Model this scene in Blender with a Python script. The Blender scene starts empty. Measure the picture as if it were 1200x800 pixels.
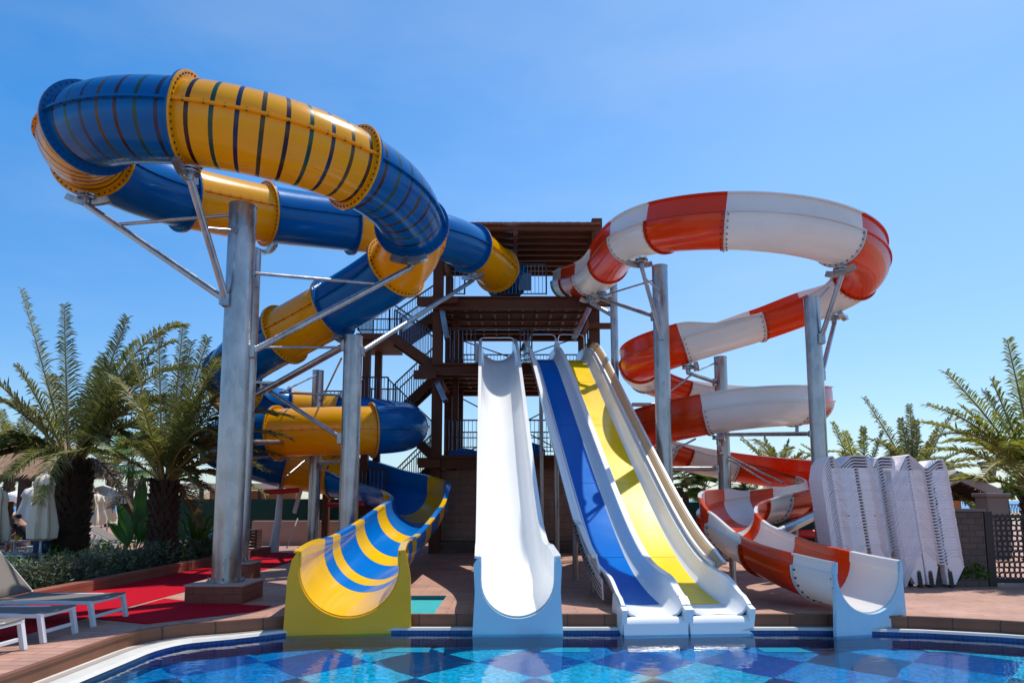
import bpy, bmesh, math, random
from mathutils import Vector, Matrix, Quaternion
random.seed(7)
sc = bpy.context.scene
COL = sc.collection
V = Vector
R = math.radians

# ------------------------------------------------------------------ camera
W0, H0 = 1200.0, 800.0
FPX = 800.0
PITCH = R(6.5)
PPY = 494.8                      # principal point row of the photograph
CAMZ = 1.75
cam_d = bpy.data.cameras.new('camera')
cam = bpy.data.objects.new('camera', cam_d)
COL.objects.link(cam)
cam.location = (0, 0, CAMZ)
cam.rotation_euler = (R(90) + PITCH, 0, 0)
cam_d.sensor_fit = 'HORIZONTAL'
cam_d.sensor_width = 36.0
cam_d.lens = 36.0 * FPX / W0
cam_d.shift_y = (PPY - 400.0) / W0
cam_d.clip_start = 0.05
cam_d.clip_end = 6000
sc.camera = cam
CP, SP = math.cos(PITCH), math.sin(PITCH)

def at(px, py, Y):
    """world point on the plane depth=Y seen in photo pixel px,py"""
    x = (px - 600.0) / FPX
    y = -(py - PPY) / FPX
    d = V((x, CP - y * SP, SP + y * CP))
    k = Y / d.y
    return V((d.x * k, Y, CAMZ + d.z * k))

def at_z(px, py, z):
    x = (px - 600.0) / FPX
    y = -(py - PPY) / FPX
    d = V((x, CP - y * SP, SP + y * CP))
    k = (z - CAMZ) / d.z
    return V((d.x * k, d.y * k, z))

# ------------------------------------------------------------------ mesh builder
class MB:
    def __init__(s):
        s.v = []; s.f = []; s.m = []; s.sm = []
    def add(s, vs, fs, m=0, smooth=False):
        b = len(s.v)
        s.v += [V(p) for p in vs]
        for f in fs:
            s.f.append([b + i for i in f]); s.m.append(m); s.sm.append(smooth)
    def box(s, c, size, m=0, rz=0, M=None):
        hx, hy, hz = size[0] / 2, size[1] / 2, size[2] / 2
        vs = [V((x, y, z)) for x in (-hx, hx) for y in (-hy, hy) for z in (-hz, hz)]
        if M is None: M = Matrix.Rotation(rz, 3, 'Z')
        c = V(c)
        s.add([c + M @ v for v in vs],
              [(0, 1, 3, 2), (4, 6, 7, 5), (0, 4, 5, 1), (2, 3, 7, 6), (0, 2, 6, 4), (1, 5, 7, 3)], m)
    def box2(s, a, b, m=0):
        s.box([(a[i] + b[i]) / 2 for i in range(3)], [abs(a[i] - b[i]) for i in range(3)], m)
    def bar(s, p0, p1, w, h, m=0, up=(0, 0, 1)):
        p0, p1 = V(p0), V(p1)
        t = (p1 - p0); L = t.length
        if L < 1e-6: return
        t /= L
        sx = t.cross(V(up))
        if sx.length < 1e-4: sx = t.cross(V((0, 1, 0)))
        sx.normalize(); n = sx.cross(t)
        M = Matrix((sx, t, n)).transposed()
        s.box((p0 + p1) / 2, (w, L, h), m, M=M)
    def tube(s, p0, p1, r, n=12, m=0, r1=None, caps=True):
        s.poly([p0, p1], [r, r if r1 is None else r1], n, m, caps)
    def poly(s, pts, rs, n=10, m=0, caps=True):
        pts = [V(p) for p in pts]
        if not hasattr(rs, '__len__'): rs = [rs] * len(pts)
        rings = []; prev = None
        for i, p in enumerate(pts):
            if i == 0: t = pts[1] - p
            elif i == len(pts) - 1: t = p - pts[-2]
            else: t = (pts[i + 1] - p).normalized() + (p - pts[i - 1]).normalized()
            t.normalize()
            if prev is None:
                a = t.cross(V((0, 0, 1)))
                if a.length < 1e-3: a = V((1, 0, 0))
            else:
                a = prev - t * prev.dot(t)
            a.normalize(); prev = a.copy(); b = t.cross(a)
            rings.append([p + (a * math.cos(2 * math.pi * k / n) + b * math.sin(2 * math.pi * k / n)) * rs[i] for k in range(n)])
        vs = [q for r_ in rings for q in r_]
        fs = []
        for i in range(len(pts) - 1):
            for k in range(n):
                fs.append((i * n + k, i * n + (k + 1) % n, (i + 1) * n + (k + 1) % n, (i + 1) * n + k))
        s.add(vs, fs, m, True)
        if caps:
            s.add(rings[0], [tuple(range(n))[::-1]], m)
            s.add(rings[-1], [tuple(range(n))], m)
    def lathe(s, c, prof, n=16, m=0, wob=None):
        vs = []; c = V(c)
        for (r_, z) in prof:
            for k in range(n):
                a = 2 * math.pi * k / n
                rr = r_ * (wob(a, z) if wob else 1)
                vs.append(c + V((rr * math.cos(a), rr * math.sin(a), z)))
        fs = []
        for i in range(len(prof) - 1):
            for k in range(n):
                fs.append((i * n + k, i * n + (k + 1) % n, (i + 1) * n + (k + 1) % n, (i + 1) * n + k))
        s.add(vs, fs, m, True)
    def quad(s, a, b, c, d, m=0):
        s.add([a, b, c, d], [(0, 1, 2, 3)], m)
    def prism(s, poly, z0, z1, m=0):
        n = len(poly)
        vs = [V((p[0], p[1], z0)) for p in poly] + [V((p[0], p[1], z1)) for p in poly]
        fs = [tuple(range(n))[::-1], tuple(range(n, 2 * n))]
        fs += [(i, (i + 1) % n, n + (i + 1) % n, n + i) for i in range(n)]
        s.add(vs, fs, m)
    def build(s, name, mats, parent=None, bevel=0.0, org=None, flat=False):
        if not hasattr(mats, '__len__'): mats = [mats]
        o_ = V(org) if org is not None else (wloc(parent) if parent is not None else V((0, 0, 0)))
        me = bpy.data.meshes.new(name)
        me.from_pydata([p - o_ for p in s.v], [], s.f)
        for mt in mats: me.materials.append(mt)
        me.polygons.foreach_set('material_index', s.m)
        me.polygons.foreach_set('use_smooth', s.sm)
        me.update()
        bm = bmesh.new(); bm.from_mesh(me)
        if len(bm.faces) < 60000 and not flat: bmesh.ops.recalc_face_normals(bm, faces=bm.faces)
        if any(s.sm):
            for e in bm.edges:
                if len(e.link_faces) == 2 and e.calc_face_angle(0) > 0.7: e.smooth = False
        bm.to_mesh(me); bm.free()
        ob = bpy.data.objects.new(name, me)
        COL.objects.link(ob)
        if parent is not None: ob.parent = parent
        if org is not None and parent is None: ob.location = org
        if bevel > 0:
            md = ob.modifiers.new('bevel', 'BEVEL'); md.width = bevel; md.segments = 2
            md.limit_method = 'ANGLE'; md.angle_limit = R(40)
        return ob

def wloc(o):
    l = V((0, 0, 0))
    while o is not None:
        l += o.location; o = o.parent
    return l

def tag(o, label=None, cat=None, group=None, kind=None):
    if label: o['label'] = label
    if cat: o['category'] = cat
    if group: o['group'] = group
    if kind: o['kind'] = kind
    return o

def thing(name, label, cat, loc=(0, 0, 0), group=None):
    o = bpy.data.objects.new(name, None)
    o.empty_display_size = 0.3
    COL.objects.link(o); o.location = loc
    return tag(o, label, cat, group)

def copy_tree(o, parent=None):
    c = o.copy(); COL.objects.link(c)
    c.parent = parent
    for ch in list(o.children): copy_tree(ch, c)
    return c

# ------------------------------------------------------------------ materials
def nt(name):
    m = bpy.data.materials.new(name); m.use_nodes = True
    n = m.node_tree; b = n.nodes['Principled BSDF']
    return m, n, b

def N(n, t, **kw):
    nd = n.nodes.new(t)
    for k, v in kw.items(): setattr(nd, k, v)
    return nd

def pbr(name, col, rough=0.5, metal=0.0, coat=0.0, var=0.12, nscale=3.0, bump=0.0, bscale=30.0, trans=0.0, spec=0.5, dirt=0.0, sss=0.0, detail=6):
    m, n, b = nt(name)
    L = n.links
    tc = N(n, 'ShaderNodeTexCoord')
    no = N(n, 'ShaderNodeTexNoise'); no.inputs['Scale'].default_value = nscale; no.inputs['Detail'].default_value = detail
    L.new(tc.outputs['Object'], no.inputs['Vector'])
    mx = N(n, 'ShaderNodeMix', data_type='RGBA')
    c = V(col[:3])
    mx.inputs[6].default_value = (*(c * (1 - var)), 1)
    mx.inputs[7].default_value = (*[min(1, q) for q in (c * (1 + var))], 1)
    L.new(no.outputs['Fac'], mx.inputs[0])
    out = mx.outputs[2]
    if dirt > 0:
        n2 = N(n, 'ShaderNodeTexNoise'); n2.inputs['Scale'].default_value = nscale * 0.35; n2.inputs['Detail'].default_value = 9
        n2.inputs['Roughness'].default_value = 0.7
        L.new(tc.outputs['Object'], n2.inputs['Vector'])
        cr = N(n, 'ShaderNodeValToRGB'); cr.color_ramp.elements[0].position = 0.5; cr.color_ramp.elements[1].position = 0.75
        cr.color_ramp.elements[1].color = (dirt, dirt, dirt, 1)
        L.new(n2.outputs['Fac'], cr.inputs[0])
        m2 = N(n, 'ShaderNodeMix', data_type='RGBA')
        m2.inputs[7].default_value = (0.12, 0.1, 0.07, 1)
        L.new(cr.outputs[0], m2.inputs[0]); L.new(out, m2.inputs[6])
        out = m2.outputs[2]
    L.new(out, b.inputs['Base Color'])
    b.inputs['Roughness'].default_value = rough
    b.inputs['Metallic'].default_value = metal
    b.inputs['Coat Weight'].default_value = coat
    b.inputs['Coat Roughness'].default_value = 0.06
    b.inputs['Specular IOR Level'].default_value = spec
    if trans > 0: b.inputs['Transmission Weight'].default_value = trans
    rr = N(n, 'ShaderNodeMapRange'); rr.inputs['To Min'].default_value = max(0.02, rough * 0.75); rr.inputs['To Max'].default_value = min(1, rough * 1.3)
    L.new(no.outputs['Fac'], rr.inputs['Value']); L.new(rr.outputs[0], b.inputs['Roughness'])
    if bump > 0:
        nb = N(n, 'ShaderNodeTexNoise'); nb.inputs['Scale'].default_value = bscale; nb.inputs['Detail'].default_value = 4
        L.new(tc.outputs['Object'], nb.inputs['Vector'])
        bp = N(n, 'ShaderNodeBump'); bp.inputs['Strength'].default_value = bump; bp.inputs['Distance'].default_value = 0.02
        L.new(nb.outputs['Fac'], bp.inputs['Height']); L.new(bp.outputs[0], b.inputs['Normal'])
    return m

def gel(name, col, through=0.0, **kw):
    """glossy fibreglass gel-coat; `through` lets some daylight glow through the shell"""
    a = dict(rough=0.20, spec=0.4, coat=0.25, var=0.10, nscale=1.6, bump=0.10, bscale=2.4, dirt=0.25)
    a.update(kw)
    m = pbr(name, col, **a)
    if col[2] > .2 and col[0] < .01:
        m.node_tree.nodes['Principled BSDF'].inputs['Specular Tint'].default_value = (.25, .6, 1, 1)
    if through > 0:
        n = m.node_tree; b = n.nodes['Principled BSDF']
        tr = N(n, 'ShaderNodeBsdfTranslucent'); tr.inputs[0].default_value = (*col[:3], 1)
        mx = N(n, 'ShaderNodeMixShader'); mx.inputs[0].default_value = through
        n.links.new(b.outputs[0], mx.inputs[1]); n.links.new(tr.outputs[0], mx.inputs[2])
        n.links.new(mx.outputs[0], n.nodes['Material Output'].inputs['Surface'])
    return m

M = {}
M['blue'] = gel('blue gelcoat', (0.0, 0.105, 0.34), 0.05, dirt=0.0, spec=0.5, coat=0.06, var=.15)
M['yellow'] = gel('yellow gelcoat', (0.95, 0.44, 0.001), 0.30, dirt=0.08)
M['red'] = gel('orange red gelcoat', (0.72, 0.056, 0.003), 0.26, dirt=0.08)
M['white'] = gel('white gelcoat', (0.80, 0.77, 0.74), 0.20, dirt=0.12, var=0.04)
M['lane_white'] = gel('slide white gelcoat', (0.82, 0.82, 0.80), 0.0, dirt=0.06, var=0.03)
M['lane_blue'] = gel('lane blue', (0.0, 0.135, 0.50), 0.0, dirt=0.0, spec=0.12, coat=0.0)
M['chute_blue'] = gel('chute blue', (0.0002, 0.17, 0.58), 0.06, dirt=0.0, spec=0.3)
M['chute_yellow'] = gel('chute yellow', (0.95, 0.55, 0.002), 0.12, dirt=0.05)
M['exit_yellow'] = gel('exit yellow', (0.86, 0.39, 0.001), 0.0, dirt=0.05)
M['lane_yellow'] = gel('lane yellow', (0.98, 0.62, 0.001), 0.0, dirt=0.04)
M['yellow_bounce'] = gel('amber tinted white wall', (0.93, 0.70, 0.40), 0.5)  # wall is white; light bounced off the yellow lane mixed into its colour
M['exit_shade'] = gel('pale blue exit face', (0.42, 0.62, 0.73), 0.0)  # white gelcoat; bluish shade from sky and pool put into the colour
M['st_red'] = pbr('dark red stripe', (0.03, 0.002, 0.003), 0.25)
M['st_green'] = pbr('dark green stripe', (0.004, 0.05, 0.03), 0.25)
M['st_navy'] = pbr('navy stripe', (0.006, 0.01, 0.05), 0.25)
M['st_gold'] = pbr('bronze stripe', (0.06, 0.032, 0.004), 0.25)
M['bolt'] = pbr('dark bolt', (0.05, 0.04, 0.035), 0.5, 0.3)
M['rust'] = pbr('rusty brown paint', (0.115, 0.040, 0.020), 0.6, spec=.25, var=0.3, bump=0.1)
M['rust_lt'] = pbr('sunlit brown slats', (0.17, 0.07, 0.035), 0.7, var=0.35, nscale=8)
M['chrome'] = pbr('stainless rail', (0.6, 0.6, 0.62), 0.2, 1.0)
M['rail_dk'] = pbr('dark railing paint', (0.02, 0.013, 0.012), 0.5)
M['rail_bl'] = pbr('blue grey baluster paint', (0.10, 0.20, 0.34), 0.35)
M['palmtrunk'] = pbr('palm bark', (0.05, 0.028, 0.017), 0.95, var=0.5, nscale=14, bump=0.8, bscale=25)
M['rachis'] = pbr('palm rachis', (0.22, 0.17, 0.05), 0.6, var=0.3)
M['cream'] = pbr('cream canvas', (0.72, 0.62, 0.48), 0.9, var=0.08)
M['wcanvas'] = pbr('white canvas', (0.8, 0.78, 0.74), 0.9, var=0.05)
M['tan'] = pbr('taupe lounger fabric', (0.15, 0.125, 0.105), 0.8, var=0.12, nscale=40)
M['wplastic'] = pbr('white plastic frame', (0.62, 0.63, 0.66), 0.35, var=0.05)
M['pile'] = pbr('stacked white plastic', (0.86, 0.80, 0.80), 0.45, var=0.03, nscale=5)
M['pink'] = pbr('pinkish render', (0.42, 0.27, 0.21), 0.85, var=0.12, bump=0.2)
M['greennet'] = pbr('green windbreak net', (0.002, 0.045, 0.03), 0.8, var=0.3, nscale=2)
M['redpaint'] = pbr('red paint', (0.55, 0.01, 0.012), 0.35)
M['thatch'] = pbr('thatch', (0.32, 0.20, 0.12), 0.95, var=0.3, nscale=20, bump=0.8, bscale=60)
M['darkwood'] = pbr('dark wood', (0.045, 0.018, 0.012), 0.7, var=0.3)
M['black'] = pbr('black metal', (0.012, 0.011, 0.012), 0.45)
M['greystone'] = pbr('grey stone', (0.17, 0.15, 0.135), 0.9, var=0.25, bump=0.5, bscale=20)
M['roofgrey'] = pbr('grey roof edge', (0.33, 0.28, 0.26), 0.8, var=0.1)
M['orange'] = pbr('orange plaster', (0.50, 0.16, 0.04), 0.8)
M['skin'] = pbr('skin', (0.45, 0.22, 0.14), 0.6)
M['hair'] = pbr('dark hair', (0.01, 0.008, 0.007), 0.6)
M['blackcloth'] = pbr('black cloth', (0.012, 0.011, 0.012), 0.9)
M['navy'] = pbr('navy cloth', (0.01, 0.03, 0.12), 0.8)
M['yplastic'] = pbr('yellow cup', (0.9, 0.5, 0.01), 0.4)
M['soil'] = pbr('soil', (0.05, 0.035, 0.025), 0.95, var=0.4, nscale=8, bump=0.6)
M['carpet'] = pbr('red carpet', (0.52, 0.004, 0.018), 1.0, var=0.30, nscale=70, bump=0.9, bscale=160, spec=0.1)
M['sand'] = pbr('sand', (0.38, 0.30, 0.21), 0.95, var=0.12)
M['sea'] = pbr('sea', (0.02, 0.16, 0.36), 0.3, var=0.1)
M['coping'] = pbr('pale coping tile', (0.55, 0.53, 0.48), 0.6, var=0.1, nscale=6, bump=0.1)
M['teal'] = pbr('teal tile', (0.05, 0.42, 0.45), 0.35, var=0.15)

def steel():
    m, n, b = nt('galvanised steel'); L = n.links
    tc = N(n, 'ShaderNodeTexCoord')
    v = N(n, 'ShaderNodeTexVoronoi'); v.inputs['Scale'].default_value = 14
    mp = N(n, 'ShaderNodeMapping'); mp.inputs['Scale'].default_value = (1, 1, 0.35)
    L.new(tc.outputs['Object'], mp.inputs[0]); L.new(mp.outputs[0], v.inputs['Vector'])
    no = N(n, 'ShaderNodeTexNoise'); no.inputs['Scale'].default_value = 2.2; no.inputs['Detail'].default_value = 8
    L.new(tc.outputs['Object'], no.inputs['Vector'])
    mm = N(n, 'ShaderNodeMath', operation='MULTIPLY_ADD'); mm.inputs[1].default_value = 0.22; 
    sp = N(n, 'ShaderNodeSeparateColor'); L.new(v.outputs['Color'], sp.inputs[0]); L.new(sp.outputs[0], mm.inputs[0]); L.new(no.outputs['Fac'], mm.inputs[2])
    cr = N(n, 'ShaderNodeValToRGB')
    cr.color_ramp.elements[0].position = 0.15; cr.color_ramp.elements[0].color = (0.20, 0.205, 0.22, 1)
    cr.color_ramp.elements[1].position = 0.85; cr.color_ramp.elements[1].color = (0.50, 0.50, 0.51, 1)
    L.new(mm.outputs[0], cr.inputs[0]); L.new(cr.outputs[0], b.inputs['Base Color'])
    b.inputs['Metallic'].default_value = 0.9; b.inputs['Roughness'].default_value = 0.33
    rr = N(n, 'ShaderNodeMapRange'); rr.inputs['To Min'].default_value = 0.16; rr.inputs['To Max'].default_value = 0.42
    L.new(mm.outputs[0], rr.inputs['Value']); L.new(rr.outputs[0], b.inputs['Roughness'])
    return m
M['steel'] = steel()

def brickmat(name, c1, c2, mortar, sx, bw, bh, msize=0.012, rough=0.7, plane='XY', offset=0.5, bump=0.3, noise=0.25):
    m, n, b = nt(name); L = n.links
    tc = N(n, 'ShaderNodeTexCoord')
    mp = N(n, 'ShaderNodeMapping')
    if plane == 'XZ': mp.inputs['Rotation'].default_value = (R(-90), 0, 0)
    if plane == 'YZ': mp.inputs['Rotation'].default_value = (R(-90), 0, R(-90))
    L.new(tc.outputs['Object'], mp.inputs[0])
    br = N(n, 'ShaderNodeTexBrick'); br.offset = offset
    br.inputs['Scale'].default_value = sx; br.inputs['Brick Width'].default_value = bw; br.inputs['Row Height'].default_value = bh
    br.inputs['Mortar Size'].default_value = msize; br.inputs['Mortar Smooth'].default_value = 0.2
    br.inputs['Color1'].default_value = (*c1, 1); br.inputs['Color2'].default_value = (*c2, 1); br.inputs['Mortar'].default_value = (*mortar, 1)
    L.new(mp.outputs[0], br.inputs['Vector'])
    no = N(n, 'ShaderNodeTexNoise'); no.inputs['Scale'].default_value = 1.3; no.inputs['Detail'].default_value = 9; no.inputs['Roughness'].default_value = 0.65
    L.new(tc.outputs['Object'], no.inputs['Vector'])
    mr = N(n, 'ShaderNodeMapRange'); mr.inputs['From Min'].default_value = 0.3; mr.inputs['From Max'].default_value = 0.7
    mr.inputs['To Min'].default_value = 1 - noise; mr.inputs['To Max'].default_value = 1 + noise
    L.new(no.outputs['Fac'], mr.inputs['Value'])
    mx = N(n, 'ShaderNodeMix', data_type='RGBA', blend_type='MULTIPLY'); mx.inputs[0].default_value = 1
    L.new(br.outputs['Color'], mx.inputs[6]); L.new(mr.outputs[0], mx.inputs[7])
    L.new(mx.outputs[2], b.inputs['Base Color'])
    b.inputs['Roughness'].default_value = rough
    bp = N(n, 'ShaderNodeBump'); bp.inputs['Strength'].default_value = bump; bp.inputs['Distance'].default_value = 0.01; bp.invert = True
    L.new(br.outputs['Fac'], bp.inputs['Height']); L.new(bp.outputs[0], b.inputs['Normal'])
    return m
M['deck'] = brickmat('terracotta deck boards', (0.43, 0.235, 0.17), (0.36, 0.19, 0.135), (0.20, 0.10, 0.075), 1.0, 0.60, 0.15, 0.008, 0.6)
M['riser'] = brickmat('brown edge tile', (0.20, 0.075, 0.035), (0.15, 0.055, 0.028), (0.06, 0.03, 0.02), 1.0, 0.5, 0.3, 0.01, 0.5, 'XZ')
M['block'] = brickmat('beige masonry blocks', (0.33, 0.22, 0.165), (0.28, 0.19, 0.145), (0.20, 0.14, 0.11), 1.0, 0.45, 0.22, 0.012, 0.9, 'XZ')
M['brickplinth'] = brickmat('reddish brown plinth tile', (0.22, 0.055, 0.028), (0.16, 0.042, 0.022), (0.11, 0.035, 0.02), 1.0, 0.30, 0.14, 0.008, 0.5, 'XZ')
M['kerb'] = brickmat('red brick kerb', (0.27, 0.07, 0.035), (0.21, 0.055, 0.03), (0.10, 0.05, 0.035), 1.0, 0.22, 0.09, 0.008, 0.8, 'YZ')
M['greybrick'] = brickmat('grey brown brick', (0.13, 0.095, 0.075), (0.10, 0.075, 0.06), (0.06, 0.05, 0.04), 1.0, 0.25, 0.11, 0.008, 0.9, 'XZ')

def leafmat(name, c1, c2, tr=0.3):
    m, n, b = nt(name); L = n.links
    g = N(n, 'ShaderNodeNewGeometry'); cr = N(n, 'ShaderNodeMix', data_type='RGBA')
    cr.inputs[6].default_value = (*c1, 1); cr.inputs[7].default_value = (*c2, 1)
    tc = N(n, 'ShaderNodeTexCoord'); no = N(n, 'ShaderNodeTexNoise'); no.inputs['Scale'].default_value = 2.5
    L.new(tc.outputs['Object'], no.inputs['Vector'])
    ad = N(n, 'ShaderNodeMath', operation='ADD'); ad.inputs[1].default_value = -0.25
    av = N(n, 'ShaderNodeMath', operation='MULTIPLY_ADD'); av.inputs[1].default_value = 0.5
    L.new(g.outputs['Random Per Island'], av.inputs[0]); L.new(no.outputs['Fac'], av.inputs[2])
    L.new(av.outputs[0], ad.inputs[0]); ad.use_clamp = True
    L.new(ad.outputs[0], cr.inputs[0]); L.new(cr.outputs[2], b.inputs['Base Color'])
    b.inputs['Roughness'].default_value = 0.42
    t = N(n, 'ShaderNodeBsdfTranslucent'); L.new(cr.outputs[2], t.inputs[0])
    mx = N(n, 'ShaderNodeMixShader'); mx.inputs[0].default_value = tr
    L.new(b.outputs[0], mx.inputs[1]); L.new(t.outputs[0], mx.inputs[2]); L.new(mx.outputs[0], n.nodes['Material Output'].inputs['Surface'])
    return m
M['palmleaf'] = leafmat('palm leaflets', (0.035, 0.060, 0.010), (0.32, 0.31, 0.075), 0.45)
M['palmleaf_y'] = leafmat('yellow green palm leaflets', (0.06, 0.11, 0.01), (0.36, 0.34, 0.04), 0.5)
M['deadleaf'] = leafmat('dry palm leaflets', (0.12, 0.075, 0.03), (0.30, 0.20, 0.10), 0.25)
M['fanleaf'] = leafmat('fan palm leaf', (0.02, 0.09, 0.01), (0.10, 0.20, 0.02), 0.3)
M['banana'] = leafmat('broad leaf', (0.01, 0.05, 0.01), (0.05, 0.16, 0.01), 0.35)
M['greyleaf'] = leafmat('silvery hedge leaf', (0.035, 0.05, 0.025), (0.20, 0.24, 0.13), 0.2)
M['bush'] = leafmat('bush leaf', (0.02, 0.07, 0.01), (0.12, 0.22, 0.02), 0.3)

# pool floor : harlequin mosaic
def poolfloor():
    m, n, b = nt('harlequin pool mosaic'); L = n.links
    tc = N(n, 'ShaderNodeTexCoord'); sx = N(n, 'ShaderNodeSeparateXYZ')
    wv = N(n, 'ShaderNodeTexNoise'); wv.inputs['Scale'].default_value = 2.2; wv.inputs['Detail'].default_value = 2; L.new(tc.outputs['Object'], wv.inputs['Vector'])
    wa = N(n, 'ShaderNodeVectorMath', operation='MULTIPLY_ADD'); wa.inputs[1].default_value = (.10, .14, 0); L.new(wv.outputs['Color'], wa.inputs[0]); L.new(tc.outputs['Object'], wa.inputs[2])
    L.new(wa.outputs[0], sx.inputs[0])
    def mth(op, a, bb=None, c=None):
        k = N(n, 'ShaderNodeMath', operation=op)
        for i, q in enumerate((a, bb, c)):
            if q is None: continue
            if isinstance(q, (int, float)): k.inputs[i].default_value = q
            else: L.new(q, k.inputs[i])
        return k.outputs[0]
    X = mth('DIVIDE', mth('ADD', sx.outputs[0], .35), 1.30); Y = mth('DIVIDE', mth('ADD', sx.outputs[1], -9.29 + 0.78), 1.45)
    u = mth('FLOOR', mth('ADD', X, Y)); w = mth('FLOOR', mth('SUBTRACT', X, Y))
    par = mth('FLOORED_MODULO', mth('ADD', u, w), 2.0)
    cb = N(n, 'ShaderNodeCombineXYZ'); L.new(u, cb.inputs[0]); L.new(w, cb.inputs[1])
    wn = N(n, 'ShaderNodeTexWhiteNoise', noise_dimensions='3D'); L.new(cb.outputs[0], wn.inputs['Vector'])
    rb = N(n, 'ShaderNodeValToRGB'); rb.color_ramp.interpolation = 'CONSTANT'
    e = rb.color_ramp.elements; e[0].color = (0.0, 0.022, 0.11, 1); e[1].position = 0.55; e[1].color = (0.0, 0.06, 0.29, 1)
    rc = N(n, 'ShaderNodeValToRGB'); rc.color_ramp.interpolation = 'CONSTANT'
    e = rc.color_ramp.elements; e[0].color = (0.01, 0.46, 0.60, 1); e[1].position = 0.5; e[1].color = (0.005, 0.24, 0.52, 1)
    L.new(wn.outputs['Value'], rb.inputs[0]); L.new(wn.outputs['Value'], rc.inputs[0])
    mx = N(n, 'ShaderNodeMix', data_type='RGBA'); L.new(par, mx.inputs[0]); L.new(rb.outputs[0], mx.inputs[6]); L.new(rc.outputs[0], mx.inputs[7])
    # tesserae
    vs = N(n, 'ShaderNodeVectorMath', operation='SCALE'); vs.inputs['Scale'].default_value = 1 / 0.035; L.new(tc.outputs['Object'], vs.inputs[0])
    fl = N(n, 'ShaderNodeVectorMath', operation='FLOOR'); L.new(vs.outputs[0], fl.inputs[0])
    w2 = N(n, 'ShaderNodeTexWhiteNoise', noise_dimensions='3D'); L.new(fl.outputs[0], w2.inputs['Vector'])
    mr = N(n, 'ShaderNodeMapRange'); mr.inputs['To Min'].default_value = 0.6; mr.inputs['To Max'].default_value = 1.4; L.new(w2.outputs['Value'], mr.inputs['Value'])
    fr = N(n, 'ShaderNodeVectorMath', operation='FRACTION'); L.new(vs.outputs[0], fr.inputs[0])
    sf = N(n, 'ShaderNodeSeparateXYZ'); L.new(fr.outputs[0], sf.inputs[0])
    g = mth('MAXIMUM', mth('LESS_THAN', sf.outputs[0], 0.12), mth('LESS_THAN', sf.outputs[1], 0.12))
    m1 = N(n, 'ShaderNodeMix', data_type='RGBA', blend_type='MULTIPLY'); m1.inputs[0].default_value = 1
    L.new(mx.outputs[2], m1.inputs[6]); L.new(mr.outputs[0], m1.inputs[7])
    m3 = N(n, 'ShaderNodeMix', data_type='RGBA'); L.new(mth('MULTIPLY', g, 0.35), m3.inputs[0]); L.new(m1.outputs[2], m3.inputs[6]); m3.inputs[7].default_value = (0.2, 0.3, 0.42, 1)
    L.new(m3.outputs[2], b.inputs['Base Color']); b.inputs['Roughness'].default_value = 0.4
    return m
M['poolfloor'] = poolfloor()

def watermat():
    m, n, b = nt('pool water'); L = n.links
    n.nodes.remove(b)
    tr = N(n, 'ShaderNodeBsdfTransparent'); tr.inputs[0].default_value = (0.34, 0.86, 1.0, 1)
    gl = N(n, 'ShaderNodeBsdfGlossy'); gl.inputs['Roughness'].default_value = 0.0
    fr = N(n, 'ShaderNodeFresnel'); fr.inputs['IOR'].default_value = 1.78
    mx = N(n, 'ShaderNodeMixShader')
    tc = N(n, 'ShaderNodeTexCoord'); mp = N(n, 'ShaderNodeMapping'); mp.inputs['Scale'].default_value = (1.0, 1.9, 1)
    L.new(tc.outputs['Object'], mp.inputs[0])
    no = N(n, 'ShaderNodeTexNoise'); no.inputs['Scale'].default_value = 4.2; no.inputs['Detail'].default_value = 3.0; no.inputs['Roughness'].default_value = 0.5
    n2 = N(n, 'ShaderNodeTexNoise'); n2.inputs['Scale'].default_value = 0.7; n2.inputs['Detail'].default_value = 2
    L.new(mp.outputs[0], no.inputs['Vector']); L.new(mp.outputs[0], n2.inputs['Vector'])
    mm = N(n, 'ShaderNodeMath', operation='MULTIPLY'); L.new(no.outputs['Fac'], mm.inputs[0]); L.new(n2.outputs['Fac'], mm.inputs[1])
    bp = N(n, 'ShaderNodeBump'); bp.inputs['Strength'].default_value = 0.30; bp.inputs['Distance'].default_value = 0.018
    L.new(mm.outputs[0], bp.inputs['Height'])
    L.new(bp.outputs[0], gl.inputs['Normal']); L.new(bp.outputs[0], fr.inputs['Normal'])
    L.new(fr.outputs[0], mx.inputs[0]); L.new(tr.outputs[0], mx.inputs[1]); L.new(gl.outputs[0], mx.inputs[2])
    L.new(mx.outputs[0], n.nodes['Material Output'].inputs['Surface'])
    return m
M['water'] = watermat()
M['wallmosaic'] = brickmat('navy wall mosaic', (0.004, 0.035, 0.15), (0.004, 0.06, 0.26), (0.05, 0.10, 0.18), 1.0, 0.05, 0.05, 0.004, 0.3, 'XZ', 0.0)

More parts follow.
